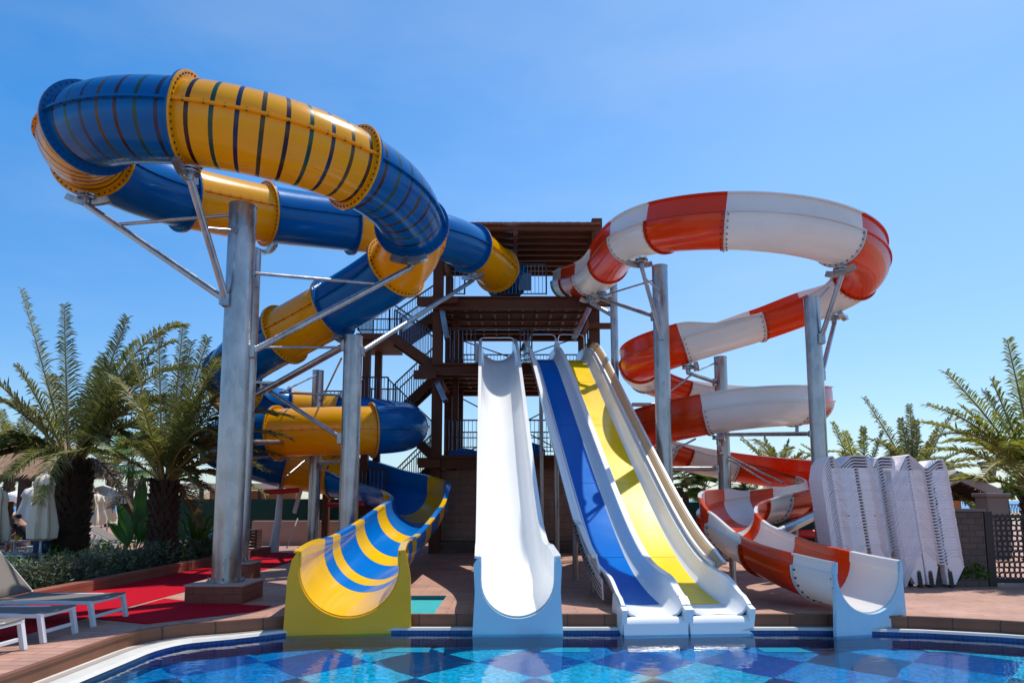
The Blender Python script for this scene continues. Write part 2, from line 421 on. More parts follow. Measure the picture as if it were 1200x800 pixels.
# ------------------------------------------------------------------ paths and sweeps
class Path:
    def __init__(s, ctrl, sm=0.55, ds=0.05):
        c = [V(p) for p in ctrl]
        pts = []; idx = []
        P = [c[0] * 2 - c[1]] + c + [c[-1] * 2 - c[-2]]
        for i in range(1, len(P) - 2):
            idx.append(len(pts))
            p0, p1, p2, p3 = P[i - 1], P[i], P[i + 1], P[i + 2]
            a = 0.5
            t0 = 0; t1 = t0 + max(1e-4, (p1 - p0).length) ** a; t2 = t1 + max(1e-4, (p2 - p1).length) ** a; t3 = t2 + max(1e-4, (p3 - p2).length) ** a
            K = 40
            for k in range(K):
                t = t1 + (t2 - t1) * k / K
                A1 = p0 * ((t1 - t) / (t1 - t0)) + p1 * ((t - t0) / (t1 - t0))
                A2 = p1 * ((t2 - t) / (t2 - t1)) + p2 * ((t - t1) / (t2 - t1))
                A3 = p2 * ((t3 - t) / (t3 - t2)) + p3 * ((t - t2) / (t3 - t2))
                B1 = A1 * ((t2 - t) / (t2 - t0)) + A2 * ((t - t0) / (t2 - t0))
                B2 = A2 * ((t3 - t) / (t3 - t1)) + A3 * ((t - t1) / (t3 - t1))
                pts.append(B1 * ((t2 - t) / (t2 - t1)) + B2 * ((t - t1) / (t2 - t1)))
        idx.append(len(pts)); pts.append(c[-1])
        cum = [0]
        for i in range(1, len(pts)): cum.append(cum[-1] + (pts[i] - pts[i - 1]).length)
        s.sc = [cum[i] for i in idx]; s.L = cum[-1]
        n = int(s.L / ds) + 1; s.ds = s.L / n
        q = []; j = 0
        for k in range(n + 1):
            d = k * s.ds
            while j < len(cum) - 2 and cum[j + 1] < d: j += 1
            t = (d - cum[j]) / max(1e-9, cum[j + 1] - cum[j])
            q.append(pts[j].lerp(pts[j + 1], min(1, max(0, t))))
        if sm > 0:
            w = int(2.5 * sm / s.ds); ker = [math.exp(-0.5 * (k * s.ds / sm) ** 2) for k in range(-w, w + 1)]; S = sum(ker)
            def g(i):
                if i < 0: return q[0] * 2 - q[min(len(q) - 1, -i)]
                if i >= len(q): return q[-1] * 2 - q[max(0, 2 * (len(q) - 1) - i)]
                return q[i]
            q = [sum((g(i + k - w) * ker[k] for k in range(2 * w + 1)), V((0, 0, 0))) / S for i in range(len(q))]
        s.q = q; s.n = n
    def pos(s, d):
        f = min(max(d / s.ds, 0), s.n - 1e-6); i = int(f)
        return s.q[i].lerp(s.q[i + 1], f - i)
    def fr(s, d):
        p = s.pos(d); t = (s.pos(min(s.L, d + 0.12)) - s.pos(max(0, d - 0.12))).normalized()
        sd = t.cross(V((0, 0, 1))); sd.normalize(); n = sd.cross(t)
        return p, t, sd, n

def srange(a, b, step, extra=()):
    k = max(1, int(round((b - a) / step)))
    l = [a + (b - a) * i / k for i in range(k + 1)] + [e for e in extra if a < e < b]
    l.sort()
    o = [l[0]]
    for x in l[1:]:
        if x - o[-1] > 0.004: o.append(x)
    o[-1] = b
    return o

def tube_section(path, s0, s1, r, col, stripes=None, fl0=True, fl1=True, NS=36):
    """closed round tube section with end flanges, side seams and bolts"""
    mb = MB()
    ex = []
    st = []
    if stripes:
        k = 0; x = s0 + stripes * 0.55
        while x < s1 - 0.12:
            st.append((x, x + 0.055, 2 + (k % 4))); ex += [x, x + 0.055]; k += 1; x += stripes
    ss = srange(s0, s1, 0.12, ex)
    rings = []
    for s in ss:
        p, t, sd, n = path.fr(s)
        rings.append([p + (sd * math.cos(a) + n * math.sin(a)) * r for a in [2 * math.pi * k / NS for k in range(NS)]])
    base = len(mb.v)
    for i in range(len(ss) - 1):
        mid = (ss[i] + ss[i + 1]) / 2; mi = 0
        for (a, b, m_) in st:
            if a <= mid <= b: mi = m_
        mb_v = rings[i] + rings[i + 1]
        if i == 0: mb.v += rings[0]
        mb.v += rings[i + 1]
        for k in range(NS):
            a0 = base + i * NS + k; a1 = base + i * NS + (k + 1) % NS
            mid_ang = (k + 0.5) * 360 / NS
            mm = mi
            mb.f.append([a0, a1, a1 + NS, a0 + NS]); mb.m.append(mm); mb.sm.append(True)
    # seam ribs (two half shells bolted together) on both sides
    for sg in (-1, 1):
        prof = [(r - 0.01, 0.018), (r + 0.05, 0.018), (r + 0.05, -0.018), (r - 0.01, -0.018)]
        vs = []; fs = []
        for s in ss:
            p, t, sd, n = path.fr(s)
            for (a, b) in prof: vs.append(p + sd * sg * a + n * b)
        for i in range(len(ss) - 1):
            for k in range(4): fs.append((i * 4 + k, i * 4 + (k + 1) % 4, (i + 1) * 4 + (k + 1) % 4, (i + 1) * 4 + k))
        mb.add(vs, fs, 0)
        x = s0 + 0.15
        while x < s1 - 0.1:
            p, t, sd, n = path.fr(x)
            Mx = Matrix((t, sd, n)).transposed()
            mb.box(p + sd * sg * (r + 0.032), (0.022, 0.022, 0.06), 1, M=Mx); x += 0.24
    # end flanges
    for (s, on, sg) in ((s0, fl0, 1), (s1, fl1, -1)):
        if not on: continue
        p, t, sd, n = path.fr(s)
        c0 = p + t * sg * 0.002; c1 = p + t * sg * 0.032
        R0, R1 = r - 0.01, r + 0.10
        def rg(c, rad, K=48): return [c + (sd * math.cos(2 * math.pi * k / K) + n * math.sin(2 * math.pi * k / K)) * rad for k in range(K)]
        K = 48
        vs = rg(c0, R0) + rg(c0, R1) + rg(c1, R1) + rg(c1, R0)
        fs = []
        for q in range(4):
            for k in range(K):
                fs.append((q * K + k, q * K + (k + 1) % K, ((q + 1) % 4) * K + (k + 1) % K, ((q + 1) % 4) * K + k))
        mb.add(vs, fs, 0, False)
        for k in range(44):
            a = 2 * math.pi * (k + 0.5) / 44
            rd = sd * math.cos(a) + n * math.sin(a); tg = n * math.cos(a) - sd * math.sin(a)
            Mx = Matrix((rd, tg, t)).transposed()
            mb.box(c1 + rd * (r + 0.055) + t * sg * 0.006, (0.026, 0.026, 0.016), 1, M=Mx)
    return mb

def thick(poly, th):
    """2d polyline -> closed loop thickened by th"""
    n = len(poly); nr = []
    for i in range(n):
        a = poly[max(0, i - 1)]; b = poly[min(n - 1, i + 1)]
        d = V((b[0] - a[0], b[1] - a[1])); d.normalize(); nr.append((-d.y, d.x))
    L1 = [(poly[i][0] + nr[i][0] * th / 2, poly[i][1] + nr[i][1] * th / 2) for i in range(n)]
    L2 = [(poly[i][0] - nr[i][0] * th / 2, poly[i][1] - nr[i][1] * th / 2) for i in range(n)]
    return L1 + L2[::-1]

def flume_prof(r, hl, hr, lip=0.06, NA=16, inset=0.06):
    """open flume: half round bowl, side walls hl / hr above the rim (left is -s)"""
    pts = []
    kl = inset * min(1, hl / 0.3); kr = inset * min(1, hr / 0.3)
    pts.append((-(r - kl) - lip, hl + 0.004))
    pts.append((-(r - kl), hl)); pts.append((-(r - kl * 0.8), hl * 0.7)); pts.append((-(r - kl * 0.7), min(hl * 0.12, 0.03)))
    for k in range(NA + 1):
        a = math.pi + math.pi * k / NA
        pts.append((r * math.cos(a), r * math.sin(a)))
    pts.append((r - kr * 0.7, min(hr * 0.12, 0.03))); pts.append((r - kr * 0.8, hr * 0.7)); pts.append((r - kr, hr)); pts.append((r - kr + lip, hr + 0.004))
    return pts

def sweep(mb, path, ss, proffn, mi=0, caps=True, smooth=True, th=0.03):
    rings = []
    for s in ss:
        p, t, sd, n = path.fr(s)
        loop = thick(proffn(s), th)
        rings.append([p + sd * a + n * b for (a, b) in loop])
    K = len(rings[0]); vs = [q for r_ in rings for q in r_]; fs = []
    for i in range(len(ss) - 1):
        for k in range(K):
            fs.append((i * K + k, i * K + (k + 1) % K, (i + 1) * K + (k + 1) % K, (i + 1) * K + k))
    mb.add(vs, fs, mi, smooth)
    if caps:
        h = K // 2
        for r_ in (rings[0], rings[-1]):
            mb.add(r_, [(k, k + 1, K - 2 - k, K - 1 - k) for k in range(h - 1)], mi)

def strip(mb, path, ss, prof, mi=0):
    """sweep of a small closed 2d loop prof(s)"""
    vs = []; K = None
    for s in ss:
        p, t, sd, n = path.fr(s); lp = prof(s); K = len(lp)
        vs += [p + sd * a + n * b for (a, b) in lp]
    fs = []
    for i in range(len(ss) - 1):
        for k in range(K): fs.append((i * K + k, i * K + (k + 1) % K, (i + 1) * K + (k + 1) % K, (i + 1) * K + k))
    fs.append(tuple(range(K))); fs.append(tuple(range((len(ss) - 1) * K, len(ss) * K)))
    mb.add(vs, fs, mi, False)

def interp(xs, ys, x):
    if x <= xs[0]: return ys[0]
    for i in range(1, len(xs)):
        if x <= xs[i]:
            t = (x - xs[i - 1]) / max(1e-9, xs[i] - xs[i - 1]); t = t * t * (3 - 2 * t)
            return ys[i - 1] + (ys[i] - ys[i - 1]) * t
    return ys[-1]
# ------------------------------------------------------------------ blue and yellow tube slide
TUBE_R = 0.62
# (px, py, depth, colour that begins here, stripes)
BT = [
 (594, 328, 21.2, 'blue', 0), (583, 317, 20.3, 'yellow', 0), (552, 290, 18.6, 'blue', 0), (512, 276, 17.4, None, 0), (475, 270, 16.7, 'yellow', 0), (412, 264, 15.9, 'blue', 0),
 (362, 257, 15.3, None, 0), (312, 252, 14.6, 'yellow', 0), (262, 241, 14.0, None, 0), (214, 232, 13.3, 'blue', 0), (160, 214, 12.5, None, 0),
 (103, 184, 11.3, 'yellow', .21), (84, 166, 10.7, None, 0), (100, 148, 10.15, 'blue', .27), (155, 139, 9.75, None, 0), (221, 142, 9.65, 'yellow', .29),
 (320, 160, 9.9, None, 0), (416, 195, 10.8, 'blue', .27), (470, 232, 11.8, None, 0), (485, 264, 12.7, 'yellow', 0), (487, 292, 13.5, None, 0), (468, 314, 14.0, 'blue', 0),
 (432, 338, 14.4, None, 0), (391, 361, 14.8, 'yellow', 0), (365, 376, 15.0, None, 0), (334, 392, 15.3, 'blue', 0), (288, 418, 15.9, None, 0), (271, 437, 16.9, 'yellow', 0),
 (275, 458, 18.4, 'blue', 0), (300, 474, 19.8, None, 0), (335, 481, 20.4, 'yellow', 0), (400, 486, 20.8, 'blue', 0), (452, 492, 20.4, None, 0), (478, 499, 19.1, None, 0),
 (468, 503, 17.9, None, 0), (438, 504, 17.4, 'yellow', 0), (380, 505, 17.3, None, 0), (325, 507, 17.4, 'blue', 0), (282, 512, 17.8, None, 0), (262, 520, 18.9, 'yellow', 0),
 (278, 532, 20.2, 'blue', 0), (335, 548, 20.9, 'yellow', 0), (396, 557, 21.0, None, 0),
]
bt_pts = [at(a, b, c) for (a, b, c, d, e) in BT]
OPEN = [(396, 557, 21.0, 'chute_blue'), (440, 567, 20.2, None), (478, 576, 19.0, 'chute_yellow'), (492, 584, 17.7, 'chute_blue'), (493, 588, 16.2, None), (486, 594, 15.2, 'chute_yellow'),
        (478, 601, 14.4, 'chute_blue'), (466, 614, 13.35, 'chute_yellow'), (457, 623, 12.75, 'chute_blue'), (442, 635, 11.8, 'chute_yellow'), (435, 640, 11.35, 'chute_blue'), (428, 646, 10.85, 'chute_yellow'), (417, 653, 10.1, None), (412, 658, 9.6, None), (410, 664, 9.27, None)]
all_pts = bt_pts[:-1] + [at(a, b, c) for (a, b, c, d) in OPEN]
blue_path = Path(all_pts, 0.6)
sjoint = []
for i, r_ in enumerate(BT[:-1]):
    if r_[3]: sjoint.append((blue_path.sc[i], r_[3], r_[4]))
s_open = blue_path.sc[len(BT) - 1]
bs = thing('tube_slide', 'giant twisting tube slide in blue and yellow sections ending in an open striped chute', 'water slide', at(410, 737, 9.4))
names = {'blue': 'tube_section', 'yellow': 'tube_section'}
for k, (s0, c, stp) in enumerate(sjoint):
    s1 = sjoint[k + 1][0] if k + 1 < len(sjoint) else s_open
    mb = tube_section(blue_path, s0, s1, TUBE_R, c, stp, True, True)
    mats = [M[c], M['bolt'], M['st_red'], M['st_green'], M['st_navy'], M['st_gold']]
    mb.build('tube_section', mats, bs)
# open chute
CR = 0.66
ojo = []
for i, r_ in enumerate(OPEN):
    if r_[3]: ojo.append((blue_path.sc[len(BT) - 1 + i], r_[3]))
sE = blue_path.L
def hl_b(s): return interp([s_open, s_open + 2.5, s_open + 5.5, s_open + 8, sE - 2.6, sE - 1.0, sE], [0.62, 0.45, 0.4, 0.12, 0.12, 0.20, 0.20], s)
def hr_b(s): return interp([s_open, s_open + 2.5, s_open + 5.5, s_open + 8, sE - 2.6, sE - 1.0, sE], [0.10, 0.02, 0.02, 0.06, 0.12, 0.20, 0.20], s)
for k, (s0, c) in enumerate(ojo):
    s1 = ojo[k + 1][0] if k + 1 < len(ojo) else sE
    mb = MB()
    sweep(mb, blue_path, srange(s0 + .002, s1, 0.12), lambda s: flume_prof(CR, hl_b(s), hr_b(s), 0.09, 20, 0.03), 0)
    mb.build('chute_section', [M[c]], bs)

def exit_box(path, sE, r, h, zbot, half_w, back, mats, parent, lean=1.0, name='exit_face', mat=None):
    """upright end plate round the mouth of a chute with short side skirts"""
    p, t, sd, n = path.fr(sE)
    t = V((t.x, t.y, 0)).normalized(); sd = t.cross(V((0, 0, 1))); up = V((0, 0, 1))
    NA = 28
    inner = [(-r, h), (-r, h * .5)] + [(r * math.cos(math.pi + math.pi * k / NA), r * math.sin(math.pi + math.pi * k / NA)) for k in range(NA + 1)] + [(r, h * .5), (r, h)]
    zb = zbot - p.z
    outer = []
    n_i = len(inner)
    # outer outline matched point for point, rounded shoulders
    key = [(-(r + 0.01), h + 0.025), (-(r + 0.05 * lean), h + 0.015), (-(r + 0.09 * lean), h - 0.10), (-(half_w - 0.03), -0.15), (-half_w, zb), (half_w, zb), (half_w - 0.03, -0.15), (r + 0.09 * lean, h - 0.10), (r + 0.05 * lean, h + 0.015), (r + 0.01, h + 0.025)]
    cum = [0]
    for a, b in zip(key, key[1:]): cum.append(cum[-1] + math.hypot(b[0] - a[0], b[1] - a[1]))
    cin = [0]
    for a, b in zip(inner, inner[1:]): cin.append(cin[-1] + math.hypot(b[0] - a[0], b[1] - a[1]))
    for i in range(n_i):
        f = cin[i] / cin[-1]
        d = f * cum[-1]
        j = 0
        while j < len(cum) - 2 and cum[j + 1] < d: j += 1
        q = (d - cum[j]) / (cum[j + 1] - cum[j])
        outer.append((key[j][0] + (key[j + 1][0] - key[j][0]) * q, key[j][1] + (key[j + 1][1] - key[j][1]) * q))
    # keep the true corners
    for kk in key:
        j = min(range(n_i), key=lambda i: (outer[i][0] - kk[0]) ** 2 + (outer[i][1] - kk[1]) ** 2)
        outer[j] = kk
    def W(q, d): return p + sd * q[0] + up * q[1] + t * d
    mb = MB()
    vs = [W(q, 0.03) for q in inner] + [W(q, 0.03) for q in outer] + [W(q, -back) for q in outer] + [W(q, -0.03) for q in inner]
    fs = []
    for i in range(n_i - 1):
        fs.append((i, i + 1, n_i + i + 1, n_i + i))
        fs.append((n_i + i, n_i + i + 1, 2 * n_i + i + 1, 2 * n_i + i))
        fs.append((3 * n_i + i, 3 * n_i + i + 1, i + 1, i))
    mb.add(vs, fs, 0, True)
    return mb.build(name, [mat], parent)
p_, t_, sd_, n_ = blue_path.fr(sE)
exit_box(blue_path, sE, CR, hl_b(sE), -0.03, 0.83, 0.30, None, bs, mat=M['exit_yellow'])

# ------------------------------------------------------------------ red and white flume
# px, py, depth, colour, hl, hr
RF = [
 (664, 331, 21.3, 'white', .30, .30), (674, 329, 20.4, 'red', .36, .36), (692, 325, 18.9, 'white', .35, .36), (705, 319, 17.9, None, .25, .36), (713, 308, 17.2, 'red', .15, .36), (722, 295, 16.2, None, .1, .36), (738, 280, 14.9, 'white', .05, .36),
 (758, 270, 13.9, None, .02, .36), (776, 265, 13.2, 'red', .02, .36), (815, 261, 12.6, None, .02, .36), (851, 259, 12.3, 'white', .02, .36), (930, 265, 12.3, None, .02, .36), (985, 280, 12.8, 'red', .02, .36),
 (1012, 301, 13.8, None, .02, .36), (1008, 326, 14.8, 'white', .02, .36), (975, 342, 15.3, None, .02, .36), (944, 355, 15.5, 'red', .02, .4), (888, 375, 15.7, 'white', .02, .35), (840, 389, 15.8, None, .1, .3), (800, 401, 15.8, 'red', .35, .2),
 (765, 414, 16.2, None, .36, .1), (748, 425, 17.2, 'white', .36, .02), (756, 438, 18.6, 'red', .36, .02), (796, 452, 19.6, 'white', .36, .02), (852, 462, 20.0, None, .36, .02), (908, 466, 19.7, 'red', .36, .02), (945, 469, 18.6, None, .36, .02),
 (953, 472, 17.2, None, .36, .02), (930, 473, 16.0, 'white', .36, .02), (880, 475, 15.4, None, .36, .02), (828, 483, 15.7, 'red', .36, .02), (778, 494, 16.3, None, .36, .02), (749, 504, 17.3, 'white', .36, .02), (755, 514, 18.6, None, .36, .02), (776, 523, 19.4, 'red', .36, .02),
 (800, 530, 19.7, 'white', .36, .02), (860, 543, 20.1, 'red', .36, .02), (920, 552, 19.7, None, .36, .02), (958, 559, 18.3, 'white', .36, .02), (973, 566, 16.7, None, .35, .02), (955, 572, 15.4, None, .15, .05), (930, 577, 14.8, 'red', .1, .1), (902, 582, 14.3, 'white', .05, .12), (872, 587, 13.8, 'red', .03, .25),
 (850, 595, 13.25, 'white', .03, .32), (846, 602, 12.75, 'red', .03, .32), (858, 613, 12.25, 'white', .05, .22), (901, 638, 11.25, 'red', .10, .12), (962, 661, 10.05, 'white', .15, .15), (997, 667, 9.62, None, .15, .15), (1017, 672, 9.27, None, .15, .15),
]
red_path = Path([at(a, b, c) for (a, b, c, d, e, f) in RF], 0.5)
rs_x = red_path.sc
hls = [q[4] for q in RF]; hrs = [q[5] for q in RF]
FR = 0.50
rs = thing('spiral_flume', 'open spiral flume in orange red and white sections winding down to the pool', 'water slide', at(1000, 737, 9.35))
rj = [(red_path.sc[i], q[3]) for i, q in enumerate(RF) if q[3]]
def hl_r(s): return interp(rs_x, hls, s)
def hr_r(s): return interp(rs_x, hrs, s)
for k, (s0, c) in enumerate(rj):
    s1 = rj[k + 1][0] if k + 1 < len(rj) else red_path.L
    mb = MB(); ss = srange(s0 + .003, s1, 0.12)
    def fr_r(s): return FR + 0.02 * max(0, min(1, (s - (red_path.L - 3)) / 2))
    sweep(mb, red_path, ss, lambda s: flume_prof(fr_r(s), hl_r(s), hr_r(s), 0.055, 16, 0.05), 0)
    # seam where the high wall is bolted to the bowl
    for sg, hf in ((-1, hl_r), (1, hr_r)):
        if max(hf(s) for s in ss) > 0.2:
            strip(mb, red_path, ss, lambda s: [(sg * (fr_r(s) - .02), .014), (sg * (fr_r(s) + .045), .014), (sg * (fr_r(s) + .045), -.014), (sg * (fr_r(s) - .02), -.014)], 0)
    # end flange under the bowl, with bolts
    for (sj, sgn) in ((s0 + 0.004, 1), (s1 - 0.004, -1)):
        p, t, sd, n = red_path.fr(sj)
        rr = fr_r(sj); K = 20; vs = []; fs = []
        for kk in range(K + 1):
            a = math.pi + math.pi * kk / K
            d = sd * math.cos(a) + n * math.sin(a)
            for (rad, off) in ((rr + .01, 0), (rr + .055, 0), (rr + .055, .018), (rr + .01, .018)):
                vs.append(p + d * rad + t * sgn * off)
        for kk in range(K):
            for q in range(4): fs.append((kk * 4 + q, kk * 4 + (q + 1) % 4, (kk + 1) * 4 + (q + 1) % 4, (kk + 1) * 4 + q))
        mb.add(vs, fs, 0)
        for kk in range(14):
            a = math.pi + math.pi * (kk + .5) / 14
            d = sd * math.cos(a) + n * math.sin(a); tg = n * math.cos(a) - sd * math.sin(a)
            mb.box(p + d * (rr + .024) + t * sgn * .05, (.02, .022, .022), 1, M=Matrix((d, tg, t)).transposed())
    mb.build('flume_section', [M[c], M['bolt']], rs)
exit_box(red_path, red_path.L, FR + .02, hl_r(red_path.L), -0.03, 0.58, 0.03, None, rs, .45, mat=M['exit_shade'])

# ------------------------------------------------------------------ white body slide
def slide_path(Xtop, Xbot, fl, off=0.0):
    """fl = [(Y, floor z)]"""
    Yt, Yb = 21.2, 9.3
    ax = V((Xbot - Xtop, Yb - Yt, 0)).normalized(); right = V((ax.y, -ax.x, 0))   # travel right
    pts = []
    for (Y, z) in fl:
        X = Xtop + (Yt - Y) / (Yt - Yb) * (Xbot - Xtop)
        pts.append(V((X, Y, z)) + right * off)
    return Path(pts, 0.45)
FL = [(21.6, 6.02), (20.8, 5.99), (20.2, 5.95), (19.7, 5.82), (19.0, 5.42), (17.5, 4.44), (15.5, 3.10), (13.6, 1.83), (12.4, 1.08), (11.6, 0.66), (10.9, 0.42), (10.2, 0.30), (9.75, .26), (9.5, .25), (9.27, .20)]
R1 = 0.50
wp = slide_path(-.47, .075, [(Y, z + R1) for Y, z in FL])
ws = thing('white_slide', 'steep single lane slide, plain white, left of the two lane slide', 'water slide', (0.07, 9.35, 0))
Lw = wp.L
def wh(s): return interp([0, .8, 1.6, Lw - 3.0, Lw - 1.9, Lw - .8, Lw], [.26, .22, .06, .08, .12, .28, .30], s)
cuts = [0, Lw]
for a, b in zip(cuts, cuts[1:]):
    mb = MB(); sweep(mb, wp, srange(a, b, .15), lambda s: flume_prof(R1, wh(s), wh(s), 0.075, 18, 0.0), 0, caps=True, th=.035)
    mb.build('slide_section', [M['lane_white']], ws)
exit_box(wp, Lw, R1, wh(Lw), -0.03, 0.60, 0.30, None, ws, mat=M['exit_shade'])
# hoop over the start
def hoop(parent, cx, Y, z0, z1, hw, name='hoop'):
    mb = MB(); r_ = 0.022; c = 0.12
    pts = [V((cx - hw, Y, z0)), V((cx - hw, Y, z1 - c)), V((cx - hw + c * .3, Y, z1 - c * .3)), V((cx - hw + c, Y, z1)), V((cx + hw - c, Y, z1)), V((cx + hw - c * .3, Y, z1 - c * .3)), V((cx + hw, Y, z1 - c)), V((cx + hw, Y, z0))]
    mb.poly(pts, r_, 8); return mb.build(name, [M['chrome']], parent)
hoop(ws, -.46, 20.35, 6.0, 6.66, .53)
mb = MB()
for sg in (-1, 1): mb.box((-.46 + sg * .60, 20.35, 6.15), (.10, .4, .62))
mb.build('start_post', [M['wplastic']], ws, bevel=.03)

# ------------------------------------------------------------------ double slide
ds_ = thing('double_slide', 'two lane slide with one blue and one yellow running surface and white walls', 'water slide', (2.33, 9.35, 0))
HW = 0.40
def lane_prof(h1, h2, hw=HW):
    # h1: wall on travel-left (image right), h2: travel-right
    return [(-hw - .045, h1 + .004), (-hw - .0, h1), (-hw + .03, h1 * .66), (-hw + .075, h1 * .3), (-hw + .125, .03), (-hw + .16, .005), (0, 0), (hw - .16, .005), (hw - .125, .03), (hw - .075, h2 * .3), (hw - .03, h2 * .66), (hw, h2), (hw + .045, h2 + .004)]
FLD = [(21.6, 6.04), (20.8, 6.0), (20.2, 5.95), (19.7, 5.82), (19.0, 5.42), (17.5, 4.44), (15.5, 3.10), (13.6, 1.83), (12.4, 1.08), (11.6, 0.66), (10.9, 0.42), (10.2, 0.30), (9.75, .26), (9.5, .24), (9.34, .20)]
for (off, colr, fend) in ((0.445, 'lane_blue', .55), (-0.445, 'lane_yellow', .55)):
    lp = slide_path(1.30, 2.33, FLD, off)
    Ll = lp.L
    def lh(s): return interp([0, 1.2, 2.2, Ll - 2.0, Ll - .8, Ll - .15, Ll], [.40, .40, .30, .30, .36, .22, .16], s)
    mb = MB(); sweep(mb, lp, srange(0, Ll, .15), lambda s: lane_prof(lh(s), lh(s)), 0, th=.03)
    mb.build('lane_shell', [M['lane_white']], ds_)
    # running surface laid in the shell, joints every few metres
    s = 1.15; nxt = 2.55
    mb = MB()
    while s < Ll - fend - .05:
        e = min(s + nxt, Ll - fend)
        strip(mb, lp, srange(s, e - .015, .15), lambda q: [(-HW + .125, .02), (HW - .125, .02), (HW - .125, .028), (-HW + .125, .028)], 0)
        s = e
    mb.build('running_surface', [M[colr]], ds_)
    # rounded white lip at the water
    p, t, sd, n = lp.fr(Ll)
    mb = MB()
    pr = [(0, .02), (.05, 0.0), (.09, -.06), (.11, -.24)]
    vs = []
    for (a, b) in pr:
        for sg in (-1, 1): vs.append(p + sd * sg * (HW + .03) + V((t.x, t.y, 0)) * a + V((0, 0, b)))
    mb.add(vs, [(i * 2, i * 2 + 1, i * 2 + 3, i * 2 + 2) for i in range(3)], 0, True)
    for sg in (-1, 1):
        o2 = sd * sg * (HW + .02)
        mb.bar(p + o2 - t * .45 + V((0, 0, .06)), p + o2 + t * .09 + V((0, 0, -.03)), .07, .34)
    mb.build('exit_lip', [M['lane_white']], ds_)
# divider cap between the lanes
cp = slide_path(1.30, 2.33, FLD, 0)
mb = MB()
def dh(s): return interp([0, 1.2, 2.2, cp.L - 2.0, cp.L - .8, cp.L - .15, cp.L], [.40, .40, .30, .30, .36, .22, .16], s)
strip(mb, cp, srange(.2, cp.L - .02, .12), lambda s: [(-.055, dh(s) - .03), (.055, dh(s) - .03), (.05, dh(s) + .02), (-.05, dh(s) + .02)], 0)
mb.build('divider_cap', [M['lane_white']], ds_)
# high outer walls
Lc = cp.L
def wall(sgn, mat, lean, name, hfn, th=.03):
    mb = MB(); ss = srange(.15, Lc - 1.35, .15)
    def pf(s):
        h = hfn(s); x0 = sgn * .89
        return [(x0, .26), (x0 + sgn * lean * .25, .26 + (h - .26) * .35), (x0 + sgn * lean * .62, .26 + (h - .26) * .75), (x0 + sgn * lean, h), (x0 + sgn * (lean + .05), h + .0)]
    sweep(mb, cp, ss, pf, 0, th=th)
    ob = mb.build(name, [mat], ds_)
    m2 = MB()
    for s_ in srange(.5, Lc - 1.5, .16):   # bolt line along the outside
        p, t, sd, n = cp.fr(s_)
        m2.box(p + sd * (sgn * .955) + n * .22, (.02, .024, .024), 0, M=Matrix((sd, t, n)).transposed())
    m2.build('bolt_row', [M['bolt']], ob)
    m3 = MB()
    strip(m3, cp, ss, lambda s: [(sgn * (.89 + lean) - .02, hfn(s) - .005), (sgn * (.89 + lean + .07), hfn(s) - .005), (sgn * (.89 + lean + .07), hfn(s) + .03), (sgn * (.89 + lean) - .02, hfn(s) + .03)], 0)
    m3.build('wall_cap', [M['lane_white']], ob)
    return ob
def hw_r(s): return interp([0, .15, .8, 2.2, 6, Lc - 3.2, Lc - 1.9, Lc - 1.35], [.34, .44, .56, .52, .46, .46, .46, .40], s)
def hw_l(s): return interp([0, .15, .8, 2.2, 6, Lc - 3.2, Lc - 2.6, Lc - 1.35], [.34, .44, .56, .46, .42, .40, .55, .52], s)
wr = wall(-1, M['yellow_bounce'], .13, 'side_wall', hw_r)
m4 = MB()
strip(m4, cp, srange(.3, Lc - 1.4, .15), lambda s: [(-.885, .34), (-.925, .34), (-.925, .40), (-.885, .40)], 0)
m4.build('wall_rib', [M['wplastic']], wr)
wl = wall(1, M['lane_white'], .06, 'side_wall', hw_l)
# underside steel ladder frame of the left wall
m5 = MB()
strip(m5, cp, srange(.3, Lc - 1.0, .15), lambda s: [(.893, -.03), (.915, -.03), (.94, .27), (.918, .27)], 0)
for s_ in srange(8.5, Lc - 1.05, .10):
    p, t, sd, n = cp.fr(s_)
    for q in (.03, .10, .17): m5.box(p + sd * (.918 + q * .08) + n * q, (.014, .035, .035), 1, M=Matrix((sd, t, n)).transposed())
m5.build('wall_skirt', [M['lane_white'], M['bolt']], wl)
for c_ in (-.02, .0):
    pass
for hx in (.93, 1.80):
    hoop(ds_, hx, 20.35, 6.05, 6.76, .40)
mb = MB(); mb.box((1.365, 20.4, 6.2), (.16, .35, .6)); mb.build('start_post', [M['wplastic']], ds_, bevel=.04)
# slide posts down to the deck
def slide_legs(root, path, xs, s_list, drop):
    for s_ in s_list:
        p, t, sd, n = path.fr(s_)
        for x_ in xs:
            q = p + sd * x_
            mb = MB(); mb.tube((q.x, q.y, .22), (q.x, q.y, q.z - drop), .055, 10)
            mb.build('leg', [M['steel']], root)
        if len(xs) > 1:
            a = p + sd * (min(xs) - .1) - V((0, 0, drop)); b = p + sd * (max(xs) + .1) - V((0, 0, drop))
            mb = MB(); mb.bar(a, b, .08, .1); mb.build('cross_beam', [M['steel']], root)
slide_legs(ws, wp, (-.3, .3), (3.4, 6.6, 9.4), R1 + .21)
slide_legs(ds_, cp, (-.75, .75), (3.4, 6.6, 9.4, 11.4), .17)
